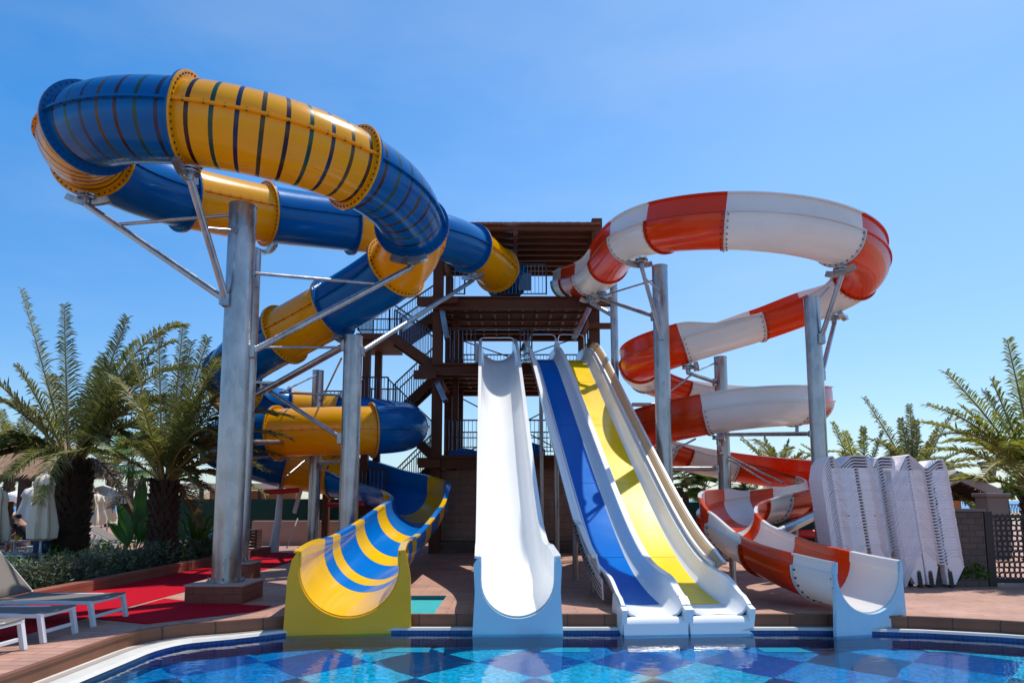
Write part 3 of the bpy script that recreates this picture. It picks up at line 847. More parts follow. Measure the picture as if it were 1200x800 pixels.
# ------------------------------------------------------------------ setting: deck, coping, pool
def outline():
    pts = [(-4.45, -12), (-4.45, 7.9)]
    for k in range(1, 7):
        a = k / 7 * math.pi / 2
        pts.append((-4.45 + 0.75 * (1 - math.cos(a)), 7.9 + 0.95 * math.sin(a)))
    pts += [(-3.6, 8.94), (-3.3, 9.12), (-3.0, 9.30), (-2.6, 9.42), (-2.2, 9.45), (0, 9.45), (3.8, 9.45), (4.6, 9.40), (5.4, 9.27), (6.2, 9.0), (7.1, 8.55), (8.2, 7.6), (9.4, 6.0), (10.2, 4.0), (10.5, 1.0), (10.5, -12)]
    return [V((p[0], p[1], 0)) for p in pts]
OUT = outline()
def offset(pts, d):
    r_ = []
    for i, p in enumerate(pts):
        a = pts[max(0, i - 1)]; b = pts[min(len(pts) - 1, i + 1)]
        t = (b - a).normalized(); r_.append(p + V((t.y, -t.x, 0)) * d)
    return r_
def offw(pts, f=1.0, d=0.0):
    r_ = []
    for i, p in enumerate(pts):
        a = pts[max(0, i - 1)]; b = pts[min(len(pts) - 1, i + 1)]
        t = (b - a).normalized(); k = min(1, max(0, (p.x + 4.4) / 1.6)); w_ = .36 * (1 - k) + .15 * k
        r_.append(p + V((t.y, -t.x, 0)) * (w_ * f + d))
    return r_
INN = offw(OUT)
def struct(name, mb, mat, **k): return tag(mb.build(name, mat, **k), kind='structure')
def filled(name, outer, hole, z, mat):
    bm = bmesh.new(); es = []
    for loop in (outer, hole):
        vs = [bm.verts.new((p[0], p[1], z)) for p in loop]
        for i in range(len(vs)): es.append(bm.edges.new((vs[i], vs[(i + 1) % len(vs)])))
    bmesh.ops.triangle_fill(bm, use_beauty=True, edges=es)
    for f in bm.faces:
        if f.normal.z < 0: f.normal_flip()
    me = bpy.data.meshes.new(name); bm.to_mesh(me); bm.free(); me.materials.append(mat)
    o = bpy.data.objects.new(name, me); COL.objects.link(o); return o
BX0, BX1, BY0, BY1 = -30, 30, -16, 42
# notch in the far edge beside the yellow chute
hole = [V((p.x, p.y, 0)) for p in OUT]
ni = [i for i, p in enumerate(OUT) if abs(p.x + 2.2) < .01 and abs(p.y - 9.45) < .01][0]
NX0, NX1, NY = -1.72, -1.06, 11.3
hole2 = hole[:ni + 1] + [V((NX0, 9.45, 0)), V((NX0, NY, 0)), V((NX1, NY, 0)), V((NX1, 9.45, 0))] + hole[ni + 1:]
tag(filled('pool_deck', [(BX0, BY0), (BX1, BY0), (BX1, BY1), (BX0, BY1)], hole2, .22, M['deck']), kind='structure')
mb = MB()
FAR = 5000
mb.quad((-FAR, BY1, .21), (FAR, BY1, .21), (FAR, 95, .21), (-FAR, 95, .21))
mb.quad((-FAR, -FAR, .21), (BX0, -FAR, .21), (BX0, BY1, .21), (-FAR, BY1, .21))
mb.quad((BX1, -FAR, .21), (FAR, -FAR, .21), (FAR, BY1, .21), (BX1, BY1, .21))
mb.quad((BX0, -FAR, .21), (BX1, -FAR, .21), (BX1, BY0, .21), (BX0, BY0, .21))
struct('ground', mb, [M['sand']])
mb = MB(); mb.quad((-FAR, 95, .0), (FAR, 95, .0), (FAR, FAR, .0), (-FAR, FAR, .0)); struct('sea', mb, [M['sea']])
# riser, coping, pool walls
def ribbon(name, A, B, mat, closed=False):
    mb = MB(); n = len(A); mb.add(A + B, [(i, i + 1, n + i + 1, n + i) for i in range(n - 1)], 0); return struct(name, mb, [mat])
zv = lambda P, z: [V((p.x, p.y, z)) for p in P]
ribbon('deck_edge', zv(OUT, .222), zv(OUT, .068), M['riser'])
o2 = offset(OUT, .012); ribbon('deck_nosing', zv(offset(OUT, -.06), .226), zv(o2, .226), M['riser'])
ribbon('deck_nosing', zv(o2, .226), zv(o2, .19), M['riser'])
mb = MB(); n = len(OUT)
for A, B in ((zv(OUT, .070), zv(offw(OUT, .9), .070)), (zv(offw(OUT, .9), .070), zv(INN, .04))):
    mb.add(A + B, [(i, i + 1, n + i + 1, n + i) for i in range(n - 1)], 0)
struct('pool_coping', mb, [M['coping']])
ribbon('overflow_grate', zv(offw(OUT, .15), .074), zv(offw(OUT, .40), .074), M['roofgrey'])
W2 = offw(OUT, 1, -.01)
ribbon('pool_wall', zv(W2, .038), zv(W2, -.20), M['wallmosaic'])
mb = MB(); P = offw(OUT, .8)[::-1]; mb.add(zv(P, -.17), [tuple(range(len(P)))]); struct('pool_floor', mb, [M['poolfloor']])
mb = MB(); P = offw(OUT, .97)[::-1]; mb.add(zv(P, .0), [tuple(range(len(P)))]); tag(mb.build('pool_water', [M['water']], flat=True), kind='structure')
# teal tiled notch
mb = MB()
mb.quad((NX0, 9.34, .05), (NX1, 9.34, .05), (NX1, 11.15, .17), (NX0, 11.15, .17))
struct('notch_floor', mb, [M['teal']])
mb = MB()
mb.quad((NX0, 9.45, -.1), (NX0, NY, -.1), (NX0, NY, .22), (NX0, 9.45, .22)); mb.quad((NX1, 9.45, -.1), (NX1, NY, -.1), (NX1, NY, .22), (NX1, 9.45, .22))
mb.quad((NX0, NY, -.1), (NX1, NY, -.1), (NX1, NY, .22), (NX0, NY, .22)); struct('notch_wall', mb, [M['teal']])
# pale ledges below the exits
M['ledge'] = pbr('pale aqua tile', (.10, .50, .60), .4, var=.2, nscale=20)
for (x0, x1) in ((-1.66, -1.06), (.36, 1.0), (3.2, 3.86), (5.3, 5.86)):
    mb = MB(); mb.box2((x0, 8.93, -.168), (x1, 9.2, -.160)); struct('pool_step', mb, [M['ledge']])
# carpets
def sheet(name, px, z, mat, label, cat):
    mb = MB(); P = [at_z(a, b, z) for a, b in px]; mb.add(P, [tuple(range(len(P)))]); o = mb.build(name, [mat]); return tag(o, label, cat)
mb = MB(); mb.prism([(-7.05, 7.2), (-5.6, 7.2), (-5.45, 14.4), (-5.6, 20.4), (-7.05, 20.4)], .221, .232)
tag(mb.build('red_carpet', [M['carpet']]), 'red carpet strip running back beside the brick kerb of the palm bed', 'carpet')
mb = MB(); mb.prism([(-5.42, 9.1), (-4.55, 8.72), (-3.95, 9.3), (-3.55, 9.72), (-3.5, 10.15), (-4.6, 10.45), (-5.42, 10.9)], .221, .233)
tag(mb.build('red_carpet', [M['carpet']]), 'short red carpet across the corner of the deck near the loungers', 'carpet')

# ------------------------------------------------------------------ palm bed
bed = thing('planting_bed', 'raised palm bed with a red brick kerb along the carpet', 'planter', (-9, 15, .22))
mb = MB(); mb.box2((-7.32, 9.2, .2), (-7.10, 20.4, .40)); mb.build('kerb', [M['kerb']], bed, bevel=.008)
mb = MB(); mb.quad((-16, 9.2, .31), (-7.32, 9.2, .31), (-7.32, 20.4, .31), (-16, 20.4, .31)); mb.build('soil', [M['soil']], bed)

# ------------------------------------------------------------------ steel supports
def support(name, label, px, Y, base_py=None, r=.2, box=None, top=None):
    """post whose top is seen at px,top"""
    T = at(px[0], px[1], Y)
    o = thing(name, label, 'support post', (T.x, Y, .22), 'galvanised posts holding up the slides')
    mb = MB(); zb = .22
    if box:
        b = MB(); b.box((T.x, Y, .22 + box[1] / 2), (box[0], box[0], box[1])); b.build('plinth', [M['brickplinth']], o, bevel=.01)
        b = MB(); b.box((T.x, Y, .235 + box[1]), (box[0] + .04, box[0] + .04, .03)); b.build('plinth_cap', [M['pink']], o, bevel=.008)
        zb = .25 + box[1]
    mb.tube((T.x, Y, zb), (T.x, Y, T.z), r, 40)
    mb.build('pole', [M['steel']], o)
    m2 = MB(); m2.tube((T.x, Y, T.z), (T.x, Y, T.z + .02), r * 1.04, 40); m2.build('cap_plate', [M['steel']], o)
    m2 = MB(); m2.tube((T.x, Y, zb), (T.x, Y, zb + .03), r * 1.30, 24)
    for k in range(8):
        a_ = k * math.pi / 4 + .2; m2.tube((T.x + r * 1.18 * math.cos(a_), Y + r * 1.18 * math.sin(a_), zb + .03), (T.x + r * 1.18 * math.cos(a_), Y + r * 1.18 * math.sin(a_), zb + .07), .014, 6)
    m2.build('base_plate', [M['steel']], o)
    m2 = MB(); zw = zb + (T.z - zb) * .52; m2.tube((T.x, Y, zw), (T.x, Y, zw + .014), r * 1.012, 40); m2.build('weld_seam', [M['steel']], o)
    return o, T
def arm(o, a, b, r=.05, name='arm', plate=0.1, saddle=False):
    """steel tube a->b ; a at the pole"""
    a, b = V(a), V(b)
    mb = MB(); mb.tube(a, b, r, 16)
    mb.build(name, [M['steel']], o)
    if plate:
        m = MB(); d = (b - a).normalized()
        m.box(a + d * .02, (plate * 1.3, plate * 1.3, plate * 2.0)); m.build('bracket', [M['steel']], o, bevel=.006)
    if saddle:
        m = MB(); m.tube(b + V((0, 0, -.02)), b + V((0, 0, .10)), r * 1.1, 12)
        m.tube(b + V((0, 0, .10)), b + V((0, 0, .125)), .14, 20); m.tube(b + V((0, 0, .15)), b + V((0, 0, .175)), .14, 20)
        for k in range(6):
            q = b + V((.11 * math.cos(k * 1.05), .11 * math.sin(k * 1.05), .10)); m.tube(q, q + V((0, 0, .1)), .014, 6)
        m.build('saddle', [M['steel']], o)
def under(path, s_or_pt, r):
    """point just below the tube nearest to pt"""
    pt = V(s_or_pt)
    i = min(range(len(path.q)), key=lambda k: (path.q[k] - pt).length)
    return path.q[i] - V((0, 0, r))
UB = lambda px, py, Y: under(blue_path, at(px, py, Y), TUBE_R + .28)
UR = lambda px, py, Y: under(red_path, at(px, py, Y), FR + .26)
def cradle(o, path, tip, r):
    """curved cradle plate hugging the underside flange"""
    i = min(range(len(path.q)), key=lambda k: (path.q[k] - tip - V((0, 0, r))).length)
    p, t, sd, n = path.fr(i * path.ds)
    mb = MB(); K = 10
    vs = []
    for k in range(K + 1):
        a = math.pi * 1.5 + (k / K - .5) * .85
        d = sd * math.cos(a) + n * math.sin(a)
        for (rad, off) in ((r - .13, -.05), (r - .02, -.05), (r - .02, .05), (r - .13, .05)): vs.append(p + d * rad + t * off)
    fs = []
    for k in range(K):
        for q in range(4): fs.append((k * 4 + q, k * 4 + (q + 1) % 4, (k + 1) * 4 + (q + 1) % 4, (k + 1) * 4 + q))
    fs += [(0, 1, 2, 3), (K * 4, K * 4 + 1, K * 4 + 2, K * 4 + 3)]
    mb.add(vs, fs); mb.build('cradle', [M['steel']], o)
def carm(o, a, path, tip, r, rr=.055):
    arm(o, a, tip, rr, 'arm', .1, True); cradle(o, path, tip, r)

P1, T1 = support('support_post', 'thickest steel post on a brick plinth, in front under the blue and yellow tube', (285, 243), 10.8, r=.215, box=(.86, .25))
x1, y1 = T1.x, 10.8
carm(P1, (x1 - .2, y1 - .05, at(262, 352, y1).z), blue_path, UB(100, 184, 11.2), TUBE_R + .28)
carm(P1, (x1 - .12, y1 - .18, at(273, 357, y1).z), blue_path, UB(224, 142, 9.65), TUBE_R + .28)
carm(P1, (x1 + .2, y1 + .05, at(293, 412, y1).z), blue_path, UB(484, 264, 12.6), TUBE_R + .28)
tipA = UB(100, 184, 11.2)
arm(P1, (x1 - .18, y1, at(270, 252, y1).z), V((x1 - .2, y1, at(262, 352, y1).z)).lerp(tipA, .78), .028, 'tie_rod', .04)
tipB = UB(224, 142, 9.65)
arm(P1, (x1, y1 - .21, at(278, 276, y1).z), V((x1 - .12, y1 - .18, at(273, 357, y1).z)).lerp(tipB, .62), .024, 'tie_rod', .04)
tipC = UB(484, 264, 12.6)
arm(P1, (x1 + .2, y1, at(303, 320, y1).z), V((x1 + .2, y1 + .05, at(293, 412, y1).z)).lerp(tipC, .78), .028, 'tie_rod', .05)
P2, T2 = support('support_post', 'steel post close behind and right of the thickest front post', (297, 293), 13.7, r=.16, box=(.62, .3))
m = MB(); m.tube((T2.x, 13.7, T2.z), tuple(UB(312, 252, 14.6)), .05, 12); m.build('arm', [M['steel']], P2)
cradle(P2, blue_path, UB(312, 252, 14.6), TUBE_R + .28)
P3, T3 = support('support_post', 'steel post rising between the coils behind the striped yellow chute', (414, 395), 14.6, r=.2, box=(.8, .25))
x3, y3 = T3.x, 14.6
carm(P3, (x3 + .18, y3, at(426, 412, y3).z), blue_path, UB(556, 292, 18.7), TUBE_R + .28)
arm(P3, (x3 - .15, y3, at(404, 404, y3).z), at(302, 462, 15.6), .075, 'arm', .12)
arm(P3, (x3 - .18, y3, at(402, 514, y3).z), at(314, 457, 15.6), .05, 'arm', .12)
arm(P3, (x3 - .18, y3, at(402, 463, y3).z), at(328, 460, 15.6), .028, 'tie_rod', .06)
arm(P3, (x3 - .18, y3, at(402, 407, y3).z), at(303, 407, 13.6), .028, 'tie_rod', .05)
m = MB(); m.bar(at(300, 449, 15.7), at(322, 449, 15.7), .3, .05); m.tube(at(307, 449, 15.7), at(307, 462, 15.7), .07, 12); m.build('saddle', [M['steel']], P3)
cradle(P3, blue_path, UB(300, 412, 15.9), TUBE_R + .28)
cradle(P3, blue_path, UB(391, 361, 14.8), TUBE_R + .28)
P4, T4 = support('support_post', 'slim steel post inside the low blue and yellow coils', (373, 435), 18.9, r=.155, box=(.6, .25))
x4, y4 = T4.x, 18.9
arm(P4, (x4 - .14, y4, at(365, 518, y4).z), at(292, 518, 15.0), .06, 'beam', .1)
arm(P4, (x4 + .14, y4, at(379, 543, y4).z), at(403, 540, 14.8), .06, 'beam', .1)
arm(P4, (x4, y4 + .1, at(370, 437, y4).z), at(330, 459, 16.0), .022, 'tie_rod', .04)
arm(P4, (x4 + .1, y4, at(375, 470, y4).z), at(400, 420, 14.9), .022, 'tie_rod', 0)
arm(P4, (x4 + .1, y4, at(380, 546, y4).z), at(400, 560, 15.4), .02, 'tie_rod', 0)
arm(P4, (x4 - .1, y4, at(362, 532, y4).z), at(333, 560, 17.6), .02, 'tie_rod', 0)

G1, U1 = support('support_post', 'steel post standing in front of the left bend of the spiral flume', (773, 313), 15.0, r=.175, box=(.5, .06))
x5, y5 = U1.x, 15.0
carm(G1, (x5 - .04, y5 - .14, at(771, 396, y5).z), red_path, UR(748, 266, 14.2), FR + .26, .045)
carm(G1, (x5 - .14, y5 + .04, at(765, 370, y5).z), red_path, UR(704, 312, 17.9), FR + .26, .05)
arm(G1, (x5 - .12, y5, at(766, 328, y5).z), at(688, 352, 18.6), .022, 'tie_rod', .04)
arm(G1, (x5 - .02, y5 - .14, at(771, 345, y5).z), at(754, 324, 13.9), .02, 'tie_rod', 0)
arm(G1, (x5 + .12, y5 + .1, at(784, 460, y5).z), at(812, 438, 15.9), .022, 'tie_rod', 0)
arm(G1, (x5 + .12, y5 + .1, at(786, 530, y5).z), at(815, 514, 15.6), .022, 'tie_rod', 0)
G2, U2 = support('support_post', 'thin steel post close to the right side of the brown tower', (719, 334), 18.6, r=.105, box=(.4, .06))
arm(G2, (U2.x, 18.5, at(716, 372, 18.6).z), tuple(UR(692, 325, 18.9)), .06, 'arm', .08, True); cradle(G2, red_path, UR(692, 325, 18.9), FR + .26)
G3, U3 = support('support_post', 'steel post at the right in front of the stacked white loungers', (951, 350), 13.4, r=.155, box=(.5, .06))
x7, y7 = U3.x, 13.4
carm(G3, (x7 + .08, y7 - .13, at(957, 400, y7).z), red_path, UR(985, 272, 12.8), FR + .26, .05)
carm(G3, (x7 + .14, y7 + .06, at(960, 440, y7).z), red_path, UR(976, 342, 15.3), FR + .26, .05)
arm(G3, (x7 + .05, y7, at(953, 355, y7).z), at(972, 336, 13.2), .02, 'tie_rod', 0)
arm(G3, (x7 - .14, y7, at(951, 508, y7).z), at(853, 509, 17.0), .045, 'beam', .06)
m = MB(); m.tube(at(934, 507, 15.3), at(934, 500, 15.4), .04, 10); m.build('arm', [M['steel']], G3)
G4, U4 = support('support_post', 'steel post inside the coils of the spiral flume', (844, 419), 17.7, r=.165, box=(.5, .06))
x8, y8 = U4.x, 17.7
carm(G4, (x8 - .14, y8, at(836, 448, y8).z), red_path, UR(806, 399, 15.8), FR + .26, .05)
arm(G4, (x8 - .14, y8, at(834, 425, y8).z), at(818, 434, 16.0), .022, 'tie_rod', 0)
carm(G4, (x8 - .1, y8 - .12, at(846, 528, y8).z), red_path, UR(840, 481, 15.15), FR + .24, .045)
arm(G4, (x8 - .15, y8, at(836, 549, y8).z), at(741, 549, 17.0), .06, 'beam', .1)
arm(G4, (x8 - .15, y8, at(836, 474, y8).z), at(741, 474, 17.0), .05, 'beam', .1)
arm(G4, (x8 + .15, y8, at(856, 538, y8).z), at(905, 568, 14.6), .02, 'tie_rod', .03)
arm(G4, (x8 + .12, y8, at(858, 534, y8).z), at(918, 566, 14.6), .02, 'tie_rod', .03)
# short legs below the last run of the red flume
for (px, py, Y) in ((858, 615, 12.45), (930, 580, 14.8)):
    q = at(px, py, Y); tip = UR(px, py, Y)
    m = MB(); m.tube((tip.x, tip.y, .22), tuple(tip + V((0, 0, .2))), .06, 12); m.build('leg', [M['steel']], rs)
arm(rs, at(905, 628, 13.0), at(965, 598, 14.5), .10, 'beam', 0)
# ------------------------------------------------------------------ brown steel tower
tw = thing('slide_tower', 'brown steel slide tower with three platforms, stairs and a slatted roof', 'tower', (0, 22, .22))
TX0, TX1, TY0, TY1 = -2.25, 2.50, 20.3, 23.9
for (x, y, w_) in ((TX0, TY0, .30), (TX1, TY0, .30), (TX0, TY1, .26), (TX1, TY1, .26)):
    mb = MB()
    # H section column
    mb.box2((x - w_ / 2, y - w_ / 2, .22), (x + w_ / 2, y - w_ / 2 + .03, 9.75)); mb.box2((x - w_ / 2, y + w_ / 2 - .03, .22), (x + w_ / 2, y + w_ / 2, 9.75))
    mb.box2((x - .02, y - w_ / 2 + .03, .22), (x + .02, y + w_ / 2 - .03, 9.75))
    mb.build('column', [M['rust']], tw)
# second slimmer column just right of the left one
for y in (TY0 + .9, TY1 - .6):
    mb = MB(); mb.box2((TX0 + .38, y, .22), (TX0 + .56, y + .18, 7.6)); mb.build('column', [M['rust']], tw)
LV = [(2.68, 3.08), (5.45, 5.85), (7.45, 7.90)]
M['batten'] = pbr('pale joist', (.42, .36, .32), .7)
for li, (z0, z1) in enumerate(LV):
    mb = MB()
    for (a, b) in (((TX0 - .55, TY0 - .18, z0 + .12), (TX1 + .5, TY0 - .16 + .05, z1 - .08)),):
        mb.box2(a, b)
    # front channel beam: web with two flanges
    mb.box2((TX0 - .1, TY0 - .34, z1 - .10), (TX1 + .1, TY0 - .18, z1 - .06)); mb.box2((TX0 - .1, TY0 - .34, z0 + .0), (TX1 + .1, TY0 - .18, z0 + .05)); mb.box2((TX0 - .1, TY0 - .22, z0 + .05), (TX1 + .1, TY0 - .19, z1 - .10))
    mb.box2((TX0 - .1, TY1 + .15, z0), (TX1 + .1, TY1 + .3, z1 - .06))
    for x in (TX0, TX1): mb.box2((x - .08, TY0, z0 + .02), (x + .08, TY1, z1 - .1))
    mb.build('floor_beam', [M['rust']], tw)
    mb = MB(); mb.box2((TX0 - .05, TY0 - .15, z1 - .058), (TX1 + .05, TY1 + .14, z1)); mb.build('floor', [M['rust']], tw)
    for k in range(10):
        x = TX0 + .35 + k * (TX1 - TX0 - .7) / 9
        mb = MB(); mb.box2((x - .025, TY0 - .10, z0 + .15), (x + .025, TY1, z1 - .07)); mb.build('joist', [M['batten' if k % 1 == 0 else 'rust']], tw)
    for k in range(4):
        y = TY0 + .5 + k * .85
        mb = MB(); mb.box2((TX0, y - .05, z0 + .06), (TX1, y + .05, z0 + .14)); mb.build('purlin', [M['rust']], tw)
def railing(p0, p1, h=1.05, step=.115, name='railing', mid=False, par=None, bl=True):
    p0, p1 = V(p0), V(p1); mb = MB()
    mb.bar(p0 + V((0, 0, h)), p1 + V((0, 0, h)), .05, .04, 0)
    mb.bar(p0 + V((0, 0, .12)), p1 + V((0, 0, .12)), .03, .03, 0)
    if mid: mb.bar(p0 + V((0, 0, h * .5)), p1 + V((0, 0, h * .5)), .03, .03, 0)
    L = (p1 - p0).length; k = max(2, int(L / step))
    for i in range(k + 1):
        q = p0.lerp(p1, i / k); big = i in (0, k)
        mb.box(q + V((0, 0, h / 2 + .05)), ((.045, .045, h - .1) if big else (.016, .016, h - .14)), 0 if big else 1)
    return mb.build(name, [M['rail_dk'], M['rail_bl' if bl else 'rail_dk']], par or tw)
for li, (z0, z1) in enumerate(LV):
    railing((TX0 + .2, TY1, z1), (TX1 - .2, TY1, z1), mid=(li == 0))
    railing((TX1, TY0 + .2, z1), (TX1, TY1 - .2, z1))
    if li == 2:
        railing((-1.9, TY0 + .0, z1), (-1.45, TY0, z1)); railing((-.45, TY0, z1), (1.05, TY0, z1))
    if li == 1:
        railing((TX0 + .25, TY0, z1), (-1.12, TY0, z1)); railing((.25, TY0, z1), (.60, TY0, z1)); railing((2.3, TY0, z1), (TX1, TY0, z1))
    if li == 0:
        railing((TX0 + .25, TY0, z1), (TX1 - .2, TY0, z1), mid=True)
# cables / bracing
def rod(a, b, r=.022, name='brace_rod', mat='rail_dk'):
    mb = MB(); mb.tube(a, b, r, 8); mb.build(name, [M[mat]], tw)
for (za, zb) in ((3.1, 5.5), (5.9, 7.5), (.4, 2.6)):
    rod((TX0 + .1, TY1 - .2, zb), (TX1 - .1, TY1 - .2, za)); rod((TX1 - .1, TY1 - .22, zb), (TX0 + .1, TY1 - .22, za))
# grey knee braces
for (a, b) in ((at(518, 362, 20.1), at(524, 397, 19.8)), (at(512, 447, 20.1), at(522, 470, 19.8)), (at(690, 362, 19.9), at(673, 396, 19.4))):
    mb = MB(); mb.bar(a, b, .16, .16, up=(0, 1, 0)); mb.build('knee_brace', [M['steel']], tw, bevel=.01)
mb = MB(); mb.bar(at(505, 352, 19.9), at(537, 352, 19.9), .2, .2); mb.bar(at(690, 352, 19.9), at(718, 352, 19.9), .2, .2); mb.bar(at(690, 438, 20), at(716, 438, 20), .16, .18); mb.bar(at(690, 382, 20), at(716, 382, 20), .16, .16)
mb.build('floor_beam', [M['rust']], tw)
for (px, py) in ((493, 353), (489, 439), (494, 543)):
    mb = MB(); mb.bar(at(px - 4, py, 19.95), at(px + 22, py, 19.95), .2, .24); mb.build('floor_beam', [M['rust']], tw)
# roof: slatted pergola
rf = MB(); RZ = 9.78
def rz(y): return RZ + (y - 19.3) * .05
for x in (TX0, 0.1, TX1):
    rf.bar((x, 19.3, rz(19.3) - .22), (x, 24.4, rz(24.4) - .22), .12, .18)
for k in range(9):
    y = 19.35 + k * .6; rf.bar((TX0 - .35, y, rz(y) - .08), (TX1 + .12, y, rz(y) - .08), .10, .12)
rb_ = rf.build('roof_frame', [M['rust']], tw)
rf = MB(); k = 0; x = TX0 - .45
while x < TX1 + .12:
    rf.bar((x, 19.2, rz(19.2) + .03 + random.uniform(-.006, .006)), (x, 24.4, rz(24.4) + .03), .045, .07); x += .0475
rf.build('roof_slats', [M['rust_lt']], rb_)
mb = MB(); mb.box2((TX1 - .14, 19.35, 9.2), (TX1 + .16, 19.6, 10.02)); mb.build('roof_post', [M['rust']], tw)
mb = MB()
a = at(607, 306, 20.6)
for k in range(9):
    mb.box((a.x + .05 + k * .042, 20.6, 8.50), (.03, .02, .56)); 
mb.box((a.x + .21, 20.62, 8.5), (.40, .01, .56))
mb.build('louvre_panel', [M['rail_bl']], tw)
# stair flights on the left of the tower
def flight(p0, p1, w_, n, par=tw):
    p0, p1 = V(p0), V(p1); mb = MB()
    for dy in (0, w_):
        mb = MB(); o_ = V((0, dy, 0)); mb.bar(p0 + o_, p1 + o_, .05, .24)
        st = mb.build('stair_stringer', [M['rust']], tw)
    for i in range(n):
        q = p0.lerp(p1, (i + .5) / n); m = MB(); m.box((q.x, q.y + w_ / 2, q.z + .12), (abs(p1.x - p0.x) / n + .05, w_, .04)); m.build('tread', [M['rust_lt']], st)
    for dy in (0, w_): railing(p0 + V((0, dy, .05)), p1 + V((0, dy, .05)), 1.0, .10, 'stair_railing')
LX = -4.25
flight((TX0 - .15, 20.4, 5.80), (LX + .5, 20.4, 6.75), .9, 9)
flight((LX + .5, 21.7, 6.85), (TX0 - .15, 21.7, 7.80), .9, 9)
flight((TX0 - .15, 20.4, 3.05), (LX + .5, 20.4, 4.35), .9, 9)
flight((LX + .5, 21.7, 4.45), (TX0 - .15, 21.7, 5.75), .9, 9)
flight((LX + .5, 21.7, 1.6), (TX0 - .15, 21.7, 2.95), .9, 9)
for z in (6.8, 4.4, 1.6):
    mb = MB(); mb.box2((LX - .5, 20.35, z - .18), (LX + .55, 22.7, z)); mb.build('landing', [M['rust']], tw)
    railing((LX - .45, 20.4, z), (LX + .5, 20.4, z)); railing((LX - .45, 20.4, z), (LX - .45, 22.6, z)); railing((LX - .45, 22.6, z), (LX + .5, 22.6, z))
for (x, y) in ((LX - .2, 20.6), (LX - .2, 22.4)):
    mb = MB(); mb.box2((x - .11, y - .11, .22), (x + .11, y + .11, 6.7)); mb.build('column', [M['rust']], tw)
# low side gallery left of the landing
mb = MB(); mb.box2((-6.0, 21.0, 4.0), (LX - .52, 22.2, 4.12)); mb.build('landing', [M['rust']], tw)
railing((-6.0, 21.0, 4.12), (LX - .55, 21.0, 4.12), 1.0)
railing((-6.0, 21.0, 4.12), (-6.0, 22.2, 4.12), 1.0)
mb = MB(); mb.box2((-6.05, 21.9, .22), (-5.85, 22.1, 4.0)); mb.build('column', [M['rust']], tw)
# masonry wall under the first platform
mb = MB(); mb.box2((TX0 - .1, 20.75, .22), (TX1 + .2, 21.0, 2.66)); mb.build('masonry_wall', [M['block']], tw)
mb = MB(); mb.box2((TX0 - .2, 20.25, .22), (TX1 + .4, 20.73, .55)); mb.build('plinth', [M['greybrick']], tw)
# folded blue mats lying on the first platform
for i, (x, w_, h) in enumerate(((-1.45, .9, .24), (.55, .9, .42))):
    mb = MB()
    n_ = 10; top = []; 
    prof = [(-w_ / 2, 0), (-w_ * .5, h * .5), (-w_ * .32, h * (.75 + .2 * i)), (0, h), (w_ * .3, h * .8), (w_ * .5, h * .45), (w_ / 2, 0)]
    vs = [V((x + a, 20.55, 3.08 + b)) for a, b in prof] + [V((x + a * .95, 21.5, 3.08 + b * .9)) for a, b in prof]
    k = len(prof); mb.add(vs, [(j, j + 1, k + j + 1, k + j) for j in range(k - 1)] + [tuple(range(k)), tuple(range(k, 2 * k))], 0, True)
    tag(mb.build('foam_mat', [M['lane_blue']]), ['flat blue foam mats lying left of the white slide on the lowest platform', 'humped blue foam mats between the white slide and the two lane slide'][i], 'mat')

# ------------------------------------------------------------------ palms
def frond_mesh(mb, base, tip, arch, rnd, ln=.5, dens=58, wd=.032, mi=(0, 1), side=None, spread=.85, taper=True):
    base, tip = V(base), V(tip); d = tip - base; L = d.length
    ctrl = base + d * .45 + V((0, 0, 1)) * L * arch
    pts = [base * (1 - t) ** 2 + ctrl * 2 * t * (1 - t) + tip * t * t for t in [i / 14 for i in range(15)]]
    mb.poly(pts, [.028 * (1 - i / 15) + .006 for i in range(15)], 5, mi[0], False)
    for k in range(dens):
        t = .12 + .88 * (k + .5) / dens
        p = base * (1 - t) ** 2 + ctrl * 2 * t * (1 - t) + tip * t * t
        T = ((ctrl - base) * (1 - t) + (tip - ctrl) * t).normalized()
        S = T.cross(V((0, 0, 1)))
        if S.length < .15: S = T.cross(V((0, 1, 0)))
        S.normalize(); U = S.cross(T)
        env = min(1, (t - .06) * 5) * (1 - .62 * max(0, t - .45) / .55)
        for sg in (-1, 1):
            l = ln * env * rnd.uniform(.8, 1.15)
            dr = (T * rnd.uniform(.55, .85) + S * sg * spread * rnd.uniform(.75, 1.1) + U * rnd.uniform(.05, .55)).normalized()
            mid = p + dr * l * .5; end = p + dr * l + V((0, 0, -1)) * l * rnd.uniform(.10, .50)
            wv = T * wd * rnd.uniform(.8, 1.2)
            mb.add([p - wv * .35, mid - wv * .5, end, mid + wv * .5, p + wv * .35], [(0, 1, 2, 3, 4)], mi[1])

